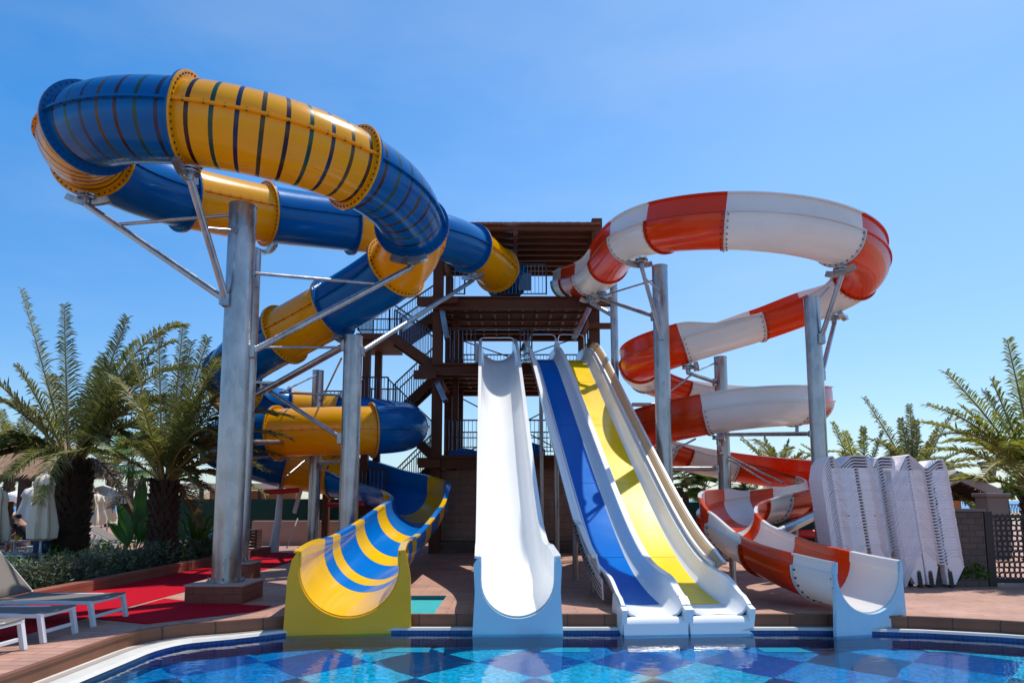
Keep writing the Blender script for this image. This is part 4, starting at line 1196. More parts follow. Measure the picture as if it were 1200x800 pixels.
def palm(name, label, base, hz, tr, fronds, leaf='palmleaf', seed=1, ln=.5, dens=58, skirt=12, parts=True, group=None, wd=.034):
    rnd = random.Random(seed)
    base = V(base); o = thing(name, label, 'palm tree', base, group)
    mb = MB(); rings = 26
    prof = [(tr * 1.08, 0), (tr * 1.0, hz * .1), (tr * .98, hz * .5), (tr * 1.02, hz * .85), (tr * .75, hz), (tr * .4, hz + .25)]
    mb.lathe(base, prof, 18, 0, wob=lambda a, z: 1 + .05 * math.sin(a * 5 + z * 9))
    # old leaf boots, overlapping like scales
    rows = int(hz / .13)
    for j in range(rows):
        z = (j + .3) * hz / rows
        for k in range(13):
            a = 2 * math.pi * (k + .5 * (j % 2)) / 13 + rnd.uniform(-.12, .12)
            rr = tr * rnd.uniform(.95, 1.03); d = V((math.cos(a), math.sin(a), 0)); s_ = V((-d.y, d.x, 0)); h = rnd.uniform(.12, .20)
            p = base + d * rr + V((0, 0, z)); q = p + d * rnd.uniform(.05, .12) + V((0, 0, h)); w_ = tr * .22
            mb.add([p - s_ * w_, p + s_ * w_, q + s_ * w_ * .6, q - s_ * w_ * .6, p + V((0, 0, h)) - s_ * w_ * .5 - d * .05, p + V((0, 0, h)) + s_ * w_ * .5 - d * .05],
                   [(0, 1, 2, 3), (3, 2, 5, 4), (0, 3, 4), (1, 5, 2)], 0)
    mb.build('trunk', [M['palmtrunk']], o)
    c = base + V((0, 0, hz + .1))
    if not parts: cm = MB()
    for f in fronds:
        tip, arch = f[0], f[1]; lf = f[2] if len(f) > 2 else leaf
        d = V(tip) - c; st = c + V((d.x, d.y, 0)).normalized() * tr * .45 if V((d.x, d.y, 0)).length > .1 else c
        m = MB() if parts else cm
        frond_mesh(m, st, tip, arch, rnd, ln, dens, wd)
        if parts: m.build('frond', [M['rachis'], M[lf]], o)
    if not parts: cm.build('crown', [M['rachis'], M[leaf]], o)
    return o
def rand_fronds(c, n, L, rnd, elmin=-25, elmax=75, yr=(0, 360), leaf=None):
    out = []
    for i in range(n):
        az = R(rnd.uniform(*yr)); e = R(rnd.uniform(elmin, elmax)); l = L * rnd.uniform(.8, 1.1)
        t = V(c) + V((math.cos(az) * math.cos(e), math.sin(az) * math.cos(e), math.sin(e))) * l
        ar = .30 if e < R(35) else .10
        out.append((t, ar) if leaf is None else (t, ar, leaf))
    return out
rnd = random.Random(5)
# palm 1
b1 = V((-11.35, 17.7, .3)); c1 = b1 + V((0, 0, 2.5))
F = [(at(25, 340, 17.6), .03), (at(75, 357, 17.9), .0), (at(-35, 455, 17.0), .22), (at(0, 470, 18.6), .28), (at(150, 372, 17.4), .12), (at(214, 380, 16.9), .42), (at(205, 400, 18.4), .36),
     (at(160, 400, 18.8), .25), (at(230, 480, 16.8), .42), (at(215, 540, 16.5), .50), (at(185, 560, 16.0), .5), (at(10, 560, 15.9), .45), (at(-30, 530, 17.3), .38), (at(45, 590, 15.8), .5), (at(120, 420, 19.0), .1), (at(135, 450, 19), .2), (at(60, 440, 19.2), .1), (at(-20, 590, 17), .5), (at(235, 430, 17.5), .42)]
F += [(t, a) for t, a in rand_fronds(c1, 13, 3.2, rnd, -12, 65)]
F += rand_fronds(c1, 3, 2.0, rnd, -50, -30, leaf='deadleaf')
palm('date_palm', 'stout date palm at the left whose upright fronds reach highest', b1, 2.4, .42, F, 'palmleaf', 3, .60, 78, wd=.042)
b2 = V((-7.95, 15.7, .3)); c2 = b2 + V((0, 0, 1.9))
F = [(at(214, 384, 15.5), .02), (at(244, 396, 15.0), .12), (at(186, 392, 16.0), .05), (at(262, 415, 14.6), .25), (at(345, 490, 14.0), .34), (at(340, 514, 13.8), .28), (at(150, 410, 15.6), .2), (at(130, 440, 16.5), .3), (at(272, 455, 14.2), .36), (at(240, 540, 14), .5), (at(140, 520, 15), .45), (at(290, 486, 14), .42), (at(250, 430, 16.5), .2), (at(225, 400, 16.6), .1), (at(265, 520, 13.6), .45)]
F += [(t, a) for t, a in rand_fronds(c2, 15, 2.7, rnd, -12, 65)]
F += rand_fronds(c2, 3, 1.7, rnd, -50, -25, leaf='deadleaf')
palm('date_palm', 'date palm just left of the front steel post, its fronds reaching across the low coils', b2, 1.8, .27, F, 'palmleaf', 4, .48, 70, wd=.035)
# distant palms on the left
for i, (px, Y, hz, L, lab) in enumerate(((8, 34, 3.6, 2.4, 'distant small palm at the left edge of the photo'), (128, 40, 3.2, 3.0, 'distant palm seen between the two stout date palms'), (60, 44, 2.6, 2.6, 'far palm just left of the stoutest palm trunk'))):
    b = at(px, 600, Y); b.z = .22; c = b + V((0, 0, hz + .1))
    palm('palm_tree', lab, b, hz, .2, rand_fronds(c, 22, L, rnd, -30, 70), 'palmleaf', 20 + i, .5, 34, parts=False, group='distant palms', wd=.06)
# right palm, trunk outside the frame
b3 = V((10.6, 13.6, .25)); c3 = b3 + V((0, 0, 1.6))
F = [(at(1180, 398, 13.2), .03), (at(1108, 436, 13.0), .12), (at(1162, 444, 13.8), .06), (at(1085, 474, 12.6), .22), (at(1100, 510, 12.8), .34), (at(1083, 528, 14.2), .32), (at(1125, 475, 14.6), .16), (at(1150, 560, 12.2), .4),
     (at(1200, 440, 14.4), .1), (at(1185, 560, 11.9), .4), (at(1140, 500, 15), .2)]
F += [(t, a) for t, a in rand_fronds(c3, 20, 3.0, rnd, -15, 70)]
palm('date_palm', 'yellow green palm at the right edge, arching over the gate and pergola', b3, 1.5, .4, F, 'palmleaf_y', 8, .46, 66, wd=.036)
# palms behind the pile
for i, (px, Y, hz, tips, lab) in enumerate((
     (1075, 22, 2.0, [(1012, 466, 21.5), (1066, 474, 22), (1056, 490, 22), (1074, 492, 22), (1120, 480, 22), (1100, 500, 21), (1128, 545, 20.5), (1040, 520, 21), (1088, 520, 23)], 'palm rising behind the stacked white loungers at the right'),
     (1012, 23, 1.7, [(975, 495, 22.5), (990, 505, 22), (1012, 500, 23), (1045, 530, 22), (985, 530, 22), (1035, 505, 23)], 'bushy palm just right of the right hand post, behind the stacked loungers'),
     (915, 27, 2.4, [(895, 512, 27), (925, 515, 27), (905, 525, 27), (940, 530, 26)], 'small far palm whose tips show between the lower coils of the flume'))):
    b = at(px, 600, Y); b.z = .22; c = b + V((0, 0, hz + .1))
    Fr = [(at(*t), .10) for t in tips] + rand_fronds(c, 20, 2.5, rnd, -30, 50)
    palm('palm_tree', lab, b, hz, .2, Fr, 'palmleaf_y' if i == 1 else 'palmleaf', 30 + i, .42, 48, parts=False, group='palms behind the loungers', wd=.045)
# fan palms
def fan_palm(label, b, h, r_, seed):
    rnd = random.Random(seed); o = thing('fan_palm', label, 'palm tree', b, 'fan palms'); b = V(b)
    mb = MB(); mb.poly([b, b + V((.05, 0, h * .5)), b + V((0, 0, h))], [.14, .11, .12], 9); mb.build('trunk', [M['palmtrunk']], o)
    mb = MB()
    for k in range(26):
        az = rnd.uniform(0, 6.28); e = rnd.uniform(-.6, 1.3)
        d = V((math.cos(az) * math.cos(e), math.sin(az) * math.cos(e), math.sin(e))); c = b + V((0, 0, h)); hub = c + d * r_ * .55
        mb.tube(c, hub, .012, 5, 0); S = d.cross(V((0, 0, 1))); S.normalize(); U = S.cross(d)
        for j in range(17):
            a = (j / 16 - .5) * 3.6; dd = (d * math.cos(a) + S * math.sin(a)).normalized(); l = r_ * .6 * (1 - .2 * abs(a) / 2)
            w_ = dd.cross(U) * .035; end = hub + dd * l + V((0, 0, -.10 * l)); m_ = hub + dd * l * .55
            mb.add([hub, m_ - w_, end, m_ + w_], [(0, 1, 2, 3)], 1)
    mb.build('crown', [M['rachis'], M['fanleaf']], o)
for (px, Y, h, r_, s_, lab) in ((803, 24, 2.2, .9, 1, 'leafy fan palm right of the second post, above the green net'), (826, 25, 1.9, .9, 2, 'lower fan palm behind the left bend of the flume chute'), (872, 26, 2.1, .7, 3, 'small fan palm seen under the lower coil of the flume'),
        (150, 25, 2.9, 1.3, 4, 'fan palm between the two stout date palms')):
    b = at(px, 600, Y); b.z = .22; fan_palm(lab, b, h, r_, s_)
# broad leaved plant between the palms
def broad(label, b, leaves, seed):
    rnd = random.Random(seed); o = thing('banana_plant', label, 'plant', b); b = V(b)
    for (dx, L, lean) in leaves:
        mb = MB(); t0 = b + V((dx * .3, 0, 0)); vs = []; K = 12
        for k in range(K + 1):
            t = k / K; c = b + V((dx * (.3 + t * .7) + lean * t * t, rnd.uniform(-.01, .01), L * t))
            w_ = .18 * math.sin(math.pi * min(1, max(0, (t - .3) / .7))) ** .6 if t > .3 else .015
            vs += [c - V((w_, -.1 * (t > .3), 0)), c, c + V((w_, .08 * (t > .3), 0))]
        fs = []
        for k in range(K): fs += [(k * 3, k * 3 + 1, k * 3 + 4, k * 3 + 3), (k * 3 + 1, k * 3 + 2, k * 3 + 5, k * 3 + 4)]
        mb.add(vs, fs, 0, True); mb.build('leaf', [M['banana']], o)
b = at(158, 640, 17.5); b.z = .3
broad('banana plant with broad upright leaves between the two stout palms', b, [(0, 2.1, .05), (-.25, 1.4, -.3), (.25, 1.5, .3), (-.4, .95, -.35), (.35, 1.0, .3), (.1, 1.3, -.1)], 3)
# leafy masses
def leafball(mb, c, r_, n, rnd, l=.09, w_=.03, flat=.7):
    for k in range(n):
        d = V((rnd.gauss(0, 1), rnd.gauss(0, 1), rnd.gauss(0, 1))).normalized() * (rnd.uniform(.5, 1) ** .5)
        p = V(c) + V((d.x * r_[0], d.y * r_[1], d.z * r_[2]))
        a = V((rnd.gauss(0, 1), rnd.gauss(0, 1), rnd.gauss(.5, 1))).normalized(); s_ = a.cross(V((rnd.random(), rnd.random(), rnd.random()))).normalized()
        mb.add([p, p + a * l * .5 + s_ * w_, p + a * l, p + a * l * .5 - s_ * w_], [(0, 1, 2, 3)], 0)
rnd = random.Random(11); mb = MB()
y = 10.6
while y < 20:
    for k in range(3):
        leafball(mb, (-7.55 - rnd.uniform(0, .45), y + rnd.uniform(-.15, .15), .42 + rnd.uniform(0, .22)), (.26, .26, .24), 150, rnd, .10, .016)
    y += .32
tag(mb.build('lavender_hedge', [M['greyleaf']]), 'silvery low hedge planted along the brick kerb', 'hedge')
mb = MB()
for k in range(60):
    leafball(mb, (-8.4 - rnd.uniform(0, 3.5), rnd.uniform(12, 20), .36 + rnd.uniform(0, .12)), (.35, .35, .2), 50, rnd, .14, .022)
tag(mb.build('ground_cover', [M['bush']]), 'dark leafy ground cover in the shade under the palms', 'plants', kind='stuff')
def spiky(label, b, n, L, mat, seed, w_=.03):
    rnd = random.Random(seed); mb = MB(); b = V(b)
    for k in range(n):
        az = rnd.uniform(0, 6.28); e = rnd.uniform(.4, 1.4); l = L * rnd.uniform(.7, 1.1)
        d = V((math.cos(az) * math.cos(e), math.sin(az) * math.cos(e), math.sin(e))); s_ = V((-math.sin(az), math.cos(az), 0)) * w_
        m_ = b + d * l * .6; e_ = m_ + V((d.x, d.y, d.z * .2)) * l * .45
        mb.add([b - s_ * .5, b + s_ * .5, m_ + s_, e_, m_ - s_], [(0, 1, 2, 4), (4, 2, 3)], 0)
    return tag(mb.build('spiky_plant', [M[mat]], org=b), label, 'plant')
b = at(48, 660, 11.8); spiky('bright green strappy plant beside the raised lounger back', (b.x, 11.8, .3), 16, .55, 'banana', 1)
b = at(132, 640, 14.6); spiky('grassy pale green clump right of the stoutest palm trunk', (b.x, 14.6, .35), 60, .7, 'greyleaf', 2, .02)
b = at(232, 600, 17.5); spiky('tall feathery green clump left of the front steel post', (b.x, 17.5, .3), 50, 1.7, 'bush', 4, .05)
rnd = random.Random(13)
mb = MB(); b = at_z(1133, 686, .22)
for k in range(9): leafball(mb, (b.x + rnd.uniform(-.2, .2), b.y + rnd.uniform(-.1, .1), .22 + .14 + rnd.uniform(0, .2)), (.14, .14, .13), 60, rnd, .09, .035)
tag(mb.build('small_bush', [M['bush']], org=(b.x, b.y, .22)), 'small bright green bush at the foot of the grey wall', 'bush')

# ------------------------------------------------------------------ loungers
def lounger(label, x, y, back=48, w_=.72, Lb=1.25, group='grey and white sun loungers'):
    """foot end at x, lying towards -x, near side rail at y"""
    o = thing('sun_lounger', label, 'sun lounger', (x, y, .22), group)
    zs = .22 + .31; A = V((x, y, 0))
    def P(dx, dy, z): return V((x - dx, y + dy, z))
    f = MB()
    for dy in (.03, w_ - .03): f.bar(P(0, dy, zs - .02), P(Lb, dy, zs - .02), .05, .045)
    f.bar(P(.03, 0, zs - .02), P(.03, w_, zs - .02), .05, .045)
    f.bar(P(.02, .03, zs - .20), P(.02, w_ - .03, zs - .20), .03, .04)
    f.bar(P(Lb + .05, .03, .45), P(Lb + .05, w_ - .03, .45), .03, .04)
    f.build('frame', [M['wplastic']], o, bevel=.006)
    for dx in (.03, Lb + .05):
        for dy in (.03, w_ - .03):
            l = MB(); l.bar(P(dx, dy, zs - .02), P(dx - (.06 if dx < 1 else -.06), dy, .22), .05, .055, up=(0, 1, 0)); l.build('leg', [M['wplastic']], o, bevel=.005)
    s_ = MB(); n_ = 10; vs = []
    for i in range(n_ + 1):
        t = i / n_; sag = -.018 * math.sin(math.pi * t)
        for j in range(5): vs.append(P(.0 + t * Lb, .01 + (w_ - .02) * j / 4, zs + .015 + sag - .012 * math.sin(math.pi * j / 4)))
    s_.add(vs, [(i * 5 + j, i * 5 + j + 1, (i + 1) * 5 + j + 1, (i + 1) * 5 + j) for i in range(n_) for j in range(4)], 0, True)
    sb = s_.build('seat', [M['tan']], o); md = sb.modifiers.new('solid', 'SOLIDIFY'); md.thickness = .015
    a = R(back); k = MB(); hx, hz_ = Lb + .01, zs + .02; bl = .86
    vs = []
    for i in range(7):
        t = i / 6 * bl
        for j in range(5): vs.append(P(hx + t * math.cos(a), .01 + (w_ - .02) * j / 4, hz_ + t * math.sin(a) - .01 * math.sin(math.pi * j / 4)))
    k.add(vs, [(i * 5 + j, i * 5 + j + 1, (i + 1) * 5 + j + 1, (i + 1) * 5 + j) for i in range(6) for j in range(4)], 0, True)
    bo = k.build('backrest', [M['tan']], o); md = bo.modifiers.new('solid', 'SOLIDIFY'); md.thickness = .02
    g = MB()
    for dy in (.0, w_): g.bar(P(hx, dy, hz_ - .01), P(hx + bl * math.cos(a), dy, hz_ + bl * math.sin(a) - .01), .03, .05, up=(0, 1, 0))
    g.bar(P(hx + bl * math.cos(a), 0, hz_ + bl * math.sin(a)), P(hx + bl * math.cos(a), w_, hz_ + bl * math.sin(a)), .04, .035)
    g.bar(P(hx + .45 * math.cos(a), .05, hz_ + .45 * math.sin(a) - .02), P(hx + .62, .05, .34), .025, .03, up=(0, 1, 0))
    g.build('backrest_frame', [M['wplastic']], bo, bevel=.005)
    return o
lounger('nearest grey sun lounger at the pool corner, only its foot half in view', -5.05, 6.72, 35, .55)
lounger('grey sun lounger second from the pool corner with a shadow striped seat', -5.08, 7.55, 35, .6)
lounger('grey sun lounger with raised back nearest the red carpet', -5.12, 8.50, 47, .76)
for i, (px, Y, bk, lab) in enumerate(((48, 13.2, 40, 'dark backed lounger directly behind the stoutest palm bed end'), (30, 15.6, 35, 'lounger beside the bent figure in black'), (120, 19.5, 55, 'taupe lounger with steep back right of the stoutest palm trunk'), (135, 22, 50, 'lounger farther back beside the folded cream parasols'), (222, 19.6, 30, 'low lounger in shade left of the front post'), (175, 20.5, 28, 'low dark lounger under the broad leaved plant'), (10, 22, 30, 'white lounger at the left edge under the hut'), (22, 25, 35, 'far lounger behind the figure in black'))):
    b = at(px, 600, Y)
    lounger(lab, b.x, Y, bk, .66, 1.15)

# ------------------------------------------------------------------ pile of plastic loungers
pile_prof_A = [(-.06, -.34), (0, -.05), (.13, .10), (.20, .12), (.36, -.06), (.54, .10), (.62, .13), (.90, .12), (.97, .02), (1.03, -.07), (1.12, .08), (1.20, .11), (1.42, .10), (1.48, .0)]
pile_prof_B = [(-.10, -.46), (-.02, -.30), (.24, .16), (.30, .18), (.56, -.06), (.62, -.05), (.80, .09), (.90, .09), (.97, -.10)]
def pile(label, x0, Y, prof, n, zb, dx, pitch, dep, group, legs, tilt=0):
    proto = None
    for k in range(n):
        mb = MB(); y0, y1 = Y, Y + dep; th = .026
        if proto is None:
            vs = []; np_ = len(prof)
            for (yy, dz) in ((y0, -.014), (y0 + .003, -.004), (y0 + .02, 0), (y1, 0)):
                for (a, b) in prof: vs.append(V((x0 + a, yy, zb + b + dz)))
            fs = []
            for r_ in range(3):
                for i in range(np_ - 1): fs.append((r_ * np_ + i, r_ * np_ + i + 1, (r_ + 1) * np_ + i + 1, (r_ + 1) * np_ + i))
            mb.add(vs, fs, 0, False)
            proto = thing('stacked_lounger', label, 'sun lounger', (x0, Y, zb), group)
            ob = mb.build('shell', [M['pile']], proto); md = ob.modifiers.new('solid', 'SOLIDIFY'); md.thickness = .026
            md2 = ob.modifiers.new('bevel', 'BEVEL'); md2.width = .006; md2.segments = 2
            o = proto
        else:
            o = copy_tree(proto)
        o.location = (x0 - dx * k + random.uniform(-.003, .003), Y + random.uniform(-.004, .004), zb + pitch * k)
        if k == 0:
            for (a, b, w_) in legs:
                l = MB(); l.add([V((x0 + a - w_, Y + .02, zb - .1)), V((x0 + a + w_, Y + .02, zb - .1)), V((x0 + a + w_ * .55 + b, Y + .05, .27)), V((x0 + a - w_ * .55 + b, Y + .05, .27)),
                                 V((x0 + a - w_, Y + .3, zb - .1)), V((x0 + a + w_, Y + .3, zb - .1)), V((x0 + a + w_ * .55 + b, Y + .25, .27)), V((x0 + a - w_ * .55 + b, Y + .25, .27))],
                                [(0, 1, 2, 3), (4, 5, 6, 7), (0, 3, 7, 4), (1, 2, 6, 5), (3, 2, 6, 7)])
                l.build('leg', [M['pile']], o, bevel=.01)
                # caster wheel
                l = MB(); l.tube((x0 + a + b, Y + .03, .262), (x0 + a + b, Y + .09, .262), .04, 12); l.build('wheel', [M['black']], o)
xa = at(1029, 600, 12.4).x - .75 - .28
pile('white plastic lounger in the left hand stack, clear of the post', at(979, 600, 12.4).x, 12.4, [(a * .88, b) for a, b in pile_prof_A], 31, .80, .0055, .0545, .55, 'left stack of white plastic loungers', [(.35, .0, .22), (.80, .06, .18), (1.25, .05, .18)])
pile('white plastic lounger in the right hand stack, nearest the gate', at(1060, 600, 12.3).x, 12.25, pile_prof_B, 32, .70, .0055, .0545, .55, 'right stack of white plastic loungers', [(.10, .10, .16), (.40, .0, .12), (.85, -.1, .14)])

# ------------------------------------------------------------------ right background
g_ = at_z(1152, 690, .22); gy = g_.y
gw = MB(); wy = gy + .35
xl, xr = at(1085, 600, wy).x, at(1152, 600, wy).x
gw.box2((xl, wy, .22), (xr, wy + .25, at(1130, 599, wy).z)); 
wo = thing('boundary_wall', 'low grey brown brick wall between the loungers and the gate', 'wall', (xl, wy, .22)); gw.build('brickwork', [M['greybrick']], wo)
m = MB(); m.box2((xl - .03, wy - .03, at(1130, 599, wy).z + .002), (xr + .03, wy + .28, at(1130, 599, wy).z + .05)); m.build('coping', [M['greystone']], wo)
gt = thing('lattice_gate', 'black metal gate with a honeycomb lattice at the right edge', 'gate', (xr, wy, .22))
gx0, gx1 = xr + .02, xr + 1.9; zt = at(1170, 603, wy).z
m = MB(); m.box2((gx0, wy, .22), (gx0 + .14, wy + .12, zt + .06)); m.box2((gx0 + .14, wy + .02, zt - .06), (gx1, wy + .08, zt)); m.box2((gx0 + .14, wy + .02, .28), (gx1, wy + .08, .36)); m.box2((gx0 + .9, wy + .02, .36), (gx0 + .95, wy + .08, zt - .06)); m.box2((gx1, wy, .22), (gx1 + .14, wy + .12, zt + .06))
m.build('gate_frame', [M['black']], gt)
m = MB(); hx = .095; yy = wy + .05
r_ = 0; z = .36
while z < zt - .08:
    x = gx0 + .18 + (hx * .87 if r_ % 2 else 0)
    while x < gx1 - .03:
        pts = [V((x + hx * .5 * math.cos(math.pi / 6 + k * math.pi / 3), yy, z + hx * .58 + hx * .62 * math.sin(math.pi / 6 + k * math.pi / 3))) for k in range(6)]
        for k in range(6): m.bar(pts[k], pts[(k + 1) % 6], .018, .016, up=(0, 1, 0))
        x += hx * 1.0
    z += hx * .98; r_ += 1
m.build('lattice', [M['black']], gt)
# pergola hut behind
hy = 19.5
hb = thing('gable_pergola', 'small pergola with a grey gable roof above the grey wall', 'pergola', at(1140, 640, hy))
pa, pb, pc = at(1096, 572, hy), at(1122, 557, hy), at(1172, 579, hy)
m = MB()
for (q0, q1) in ((pa, pb), (pb, pc)):
    m.bar(q0, q1 , .14, .26, up=(0, 0, 1))
    m.add([q0 + V((0, 0, .14)), q1 + V((0, 0, .14)), q1 + V((0, 4, .34)), q0 + V((0, 4, .34))], [(0, 1, 2, 3)])
m.build('roof', [M['roofgrey']], hb)
m = MB()
for k in range(9):
    q = pb.lerp(pc, k / 8) + V((0, 0, -.18)); m.bar(q, q + V((0, 3.6, .1)), .06, .10)
for k in range(4):
    q = pa.lerp(pb, k / 4) + V((0, 0, -.18)); m.bar(q, q + V((0, 3.6, .1)), .06, .10)
m.build('rafter', [M['darkwood']], hb)
for (px, yy) in ((1110, hy + .1), (1165, hy + .1)):
    q = at(px, 585, yy); m = MB(); m.box2((q.x - .1, yy, .22), (q.x + .1, yy + .2, at(px, 578, yy).z)); m.build('post', [M['greystone']], hb)
q = at(1166, 582, 18.5)
pl = thing('stone_pillar', 'grey stone pillar topped by a pale urn beside the pergola', 'pillar', (q.x, 18.5, .22))
m = MB(); m.box2((q.x - .28, 18.4, .22), (q.x + .28, 18.9, at(1166, 582, 18.5).z)); m.build('shaft', [M['greystone']], pl, bevel=.02)
m = MB(); zz = at(1166, 582, 18.5).z; m.box2((q.x - .34, 18.34, zz + .002), (q.x + .34, 18.96, zz + .10)); m.build('capital', [M['greystone']], pl, bevel=.02)
q = at(1160, 566, 19.2)
m = MB(); m.lathe((q.x, 19.2, at(1160, 566, 19.2).z), [(.02, 0), (.13, .02), (.17, .3), (.22, .52), (.27, .54), (.27, .6), (.22, .6), (.20, .5)], 18)
tag(m.build('flower_urn', [M['greystone']], org=(q.x, 19.2, at(1160, 566, 19.2).z)), 'pale grey flared urn above the pergola ridge end', 'urn')
q0, q1 = at(1108, 640, 24), at(1130, 640, 24); m = MB(); m.box2((q0.x, 24, .22), (q1.x, 24.3, at(1120, 562, 24).z))
tag(m.build('orange_wall', [M['orange']], org=(q0.x, 24, .22)), 'orange rendered wall panel seen through the pergola', 'wall')
# topiary trees and railing far right
for i, (px, py, Y, rr, lab) in enumerate(((1142, 584, 30, .55, 'round green tree seen under the pergola roof'), (1196, 572, 22, .50, 'round yellow green tree at the right edge above the gate'), (1180, 578, 26, .3, 'tiny pale tree right of the stone pillar'))):
    c = at(px, py, Y); o = thing('round_tree', lab, 'tree', (c.x, Y, .22)); m = MB(); m.poly([V((c.x, Y, .22)), V((c.x + .03, Y, .9)), c], [.06, .05, .03], 8); m.build('trunk', [M['palmtrunk']], o)
    m = MB(); rn = random.Random(i)
    for k in range(10): leafball(m, c + V((rn.uniform(-.5, .5), rn.uniform(-.5, .5), rn.uniform(-.3, .4))) * rr, (rr * .45, rr * .45, rr * .4), 70, rn, .12, .05)
    m.build('crown', [M['bush']], o)
m = MB(); x0_, x1_ = at(1172, 590, 21).x, at(1240, 590, 21).x; zz = at(1180, 591, 21).z
m.bar((x0_, 21, zz), (x1_, 21, zz), .03, .03); m.bar((x0_, 21, zz - .35), (x1_, 21, zz - .35), .03, .03)
for k in range(22): m.tube((x0_ + k * .09, 21, zz - .35), (x0_ + (k + 1) * .09, 21, zz), .008, 5); m.tube((x0_ + (k + 1) * .09, 21, zz - .35), (x0_ + k * .09, 21, zz), .008, 5)
m.box2((x0_ - .05, 20.97, .22), (x0_, 21.03, zz)); tag(m.build('garden_railing', [M['black']], org=(x0_, 21, .22)), 'dark garden railing beyond the gate', 'railing')
# green net fence with red kerb, right of the tower
def netfence(label, xa, xb, Y, ztop, n, red=True):
    o = thing('net_fence', label, 'fence', ((xa + xb) / 2, Y, .22)); m = MB(); K = 24; vs = []
    for k in range(K + 1):
        x = xa + (xb - xa) * k / K
        for z in (.3, (ztop + .3) / 2, ztop): vs.append(V((x, Y + .03 * math.sin(k * 1.7 + z), z)))
    m.add(vs, [(k * 3 + j, k * 3 + j + 1, k * 3 + j + 4, k * 3 + j + 3) for k in range(K) for j in (0, 1)], 0, True); m.build('net', [M['greennet']], o)
    for k in range(n + 1):
        x = xa + (xb - xa) * k / n; m = MB(); m.tube((x, Y + .08, .22), (x, Y + .08, ztop + .05), .03, 8); m.build('post', [M['black']], o)
    if red:
        m = MB(); m.tube((xa, Y - .25, .85), (xb, Y - .25, .85), .11, 12); m.build('rail', [M['redpaint']], o)
        m = MB(); m.box2((xa, Y - 1.2, .22), (xb, Y - .5, .50)); m.build('base_ledge', [M['pink']], o)
netfence('green windbreak net with a red tube rail right of the tower', at(735, 600, 19).x, at(1005, 600, 19).x, 19.0, at(800, 588, 19).z, 5)
m = MB(); m.bar(at(742, 577, 19.2), at(800, 577, 19.2), .12, .28); tag(m.build('timber_beam', [M['darkwood']]), 'short dark timber beam above the green net left of a post', 'beam')
netfence('long green windbreak net behind the palms at the left', -14.6, -6.3, 25.5, 1.80, 7, False)
m = MB(); m.box2((-8.9, 23.6, .22), (-5.6, 23.9, 1.05)); tag(m.build('low_wall', [M['pink']], org=(-7.2, 23.6, .22)), 'low terracotta rendered wall below the green net', 'wall')
# tapered white post with red beam
q = at(327, 600, 20.6); o = thing('play_post', 'tapered white post carrying a red tube beam behind the palms', 'post', (q.x, 20.6, .22))
m = MB(); m.poly([V((q.x - .12, 20.6, .22)), V((q.x - .02, 20.6, 1.2)), V((q.x + .03, 20.6, 2.25))], [.15, .10, .08], 14); m.build('pole', [M['wplastic']], o)
m = MB(); m.tube((q.x - .45, 20.5, 1.98), (q.x + .6, 20.5, 2.05), .08, 12); m.build('beam', [M['redpaint']], o)
m = MB(); m.tube(at(408, 591, 19.8), at(384, 591, 19.8), .07, 12); tag(m.build('red_tube', [M['redpaint']]), 'short red tube rail between the two posts under the coils', 'rail')
m = MB(); m.tube(at(428, 591, 19.8), at(412, 590, 19.8), .07, 12); tag(m.build('red_tube', [M['redpaint']]), 'short red tube rail just right of the larger post under the coils', 'rail')
# dark snack hut with stairs under the coils
o = thing('shaded_hut', 'dark open timber hut in the shade under the coils', 'hut', (-4.9, 26, .22))
m = MB(); m.box2((-7.4, 24.6, 2.45), (-2.6, 29, 2.75)); m.build('roof', [M['rust']], o)
m = MB(); m.box2((-7.0, 29, .22), (-3.0, 29.2, 2.4)); m.build('back_wall', [M['darkwood']], o)
for x in (-7.2, -5.6, -4.2, -2.8):
    m = MB(); m.box2((x - .09, 24.8, .22), (x + .09, 24.98, 2.45)); m.build('post', [M['darkwood']], o)
m = MB(); m.box2((-6.3, 25.2, .22), (-3.0, 25.7, 1.25)); m.build('counter', [M['darkwood']], o)
o = thing('play_stair', 'dark wooden stair with a white slanted handrail behind the slim post', 'stairs', (-5.2, 21.6, .22))
for k in range(7):
    m = MB(); m.box2((-5.55 + k * .04, 21.4 + k * .2, .22 + k * .18), (-4.4, 21.6 + k * .2, .27 + k * .18)); m.build('tread', [M['darkwood']], o)
m = MB(); m.bar(at(345, 600, 21), at(353, 572, 21.6), .10, .10, up=(0, 1, 0)); m.bar(at(336, 642, 21), at(349, 607, 21.6), .03, .03, up=(0, 1, 0)); m.build('handrail', [M['wplastic']], o)
m = MB(); m.bar((-5.6, 21.35, .22), (-5.5, 22.9, 1.5), .05, .2); m.bar((-4.38, 21.35, .22), (-4.38, 22.9, 1.5), .05, .2); m.build('stair_side', [M['darkwood']], o)
q = at_z(300, 643, .22)
m = MB()
for k in range(6): m.box((q.x - .3, q.y, .30 + k * .10), (.8, .42, .05))
for dx in (-.66, .06):
    m.box((q.x + dx, q.y, .53), (.06, .44, .62))
tag(m.build('slatted_bin', [M['darkwood']], org=(q.x, q.y, .22)), 'dark slatted wooden bin right of the front post', 'bin')

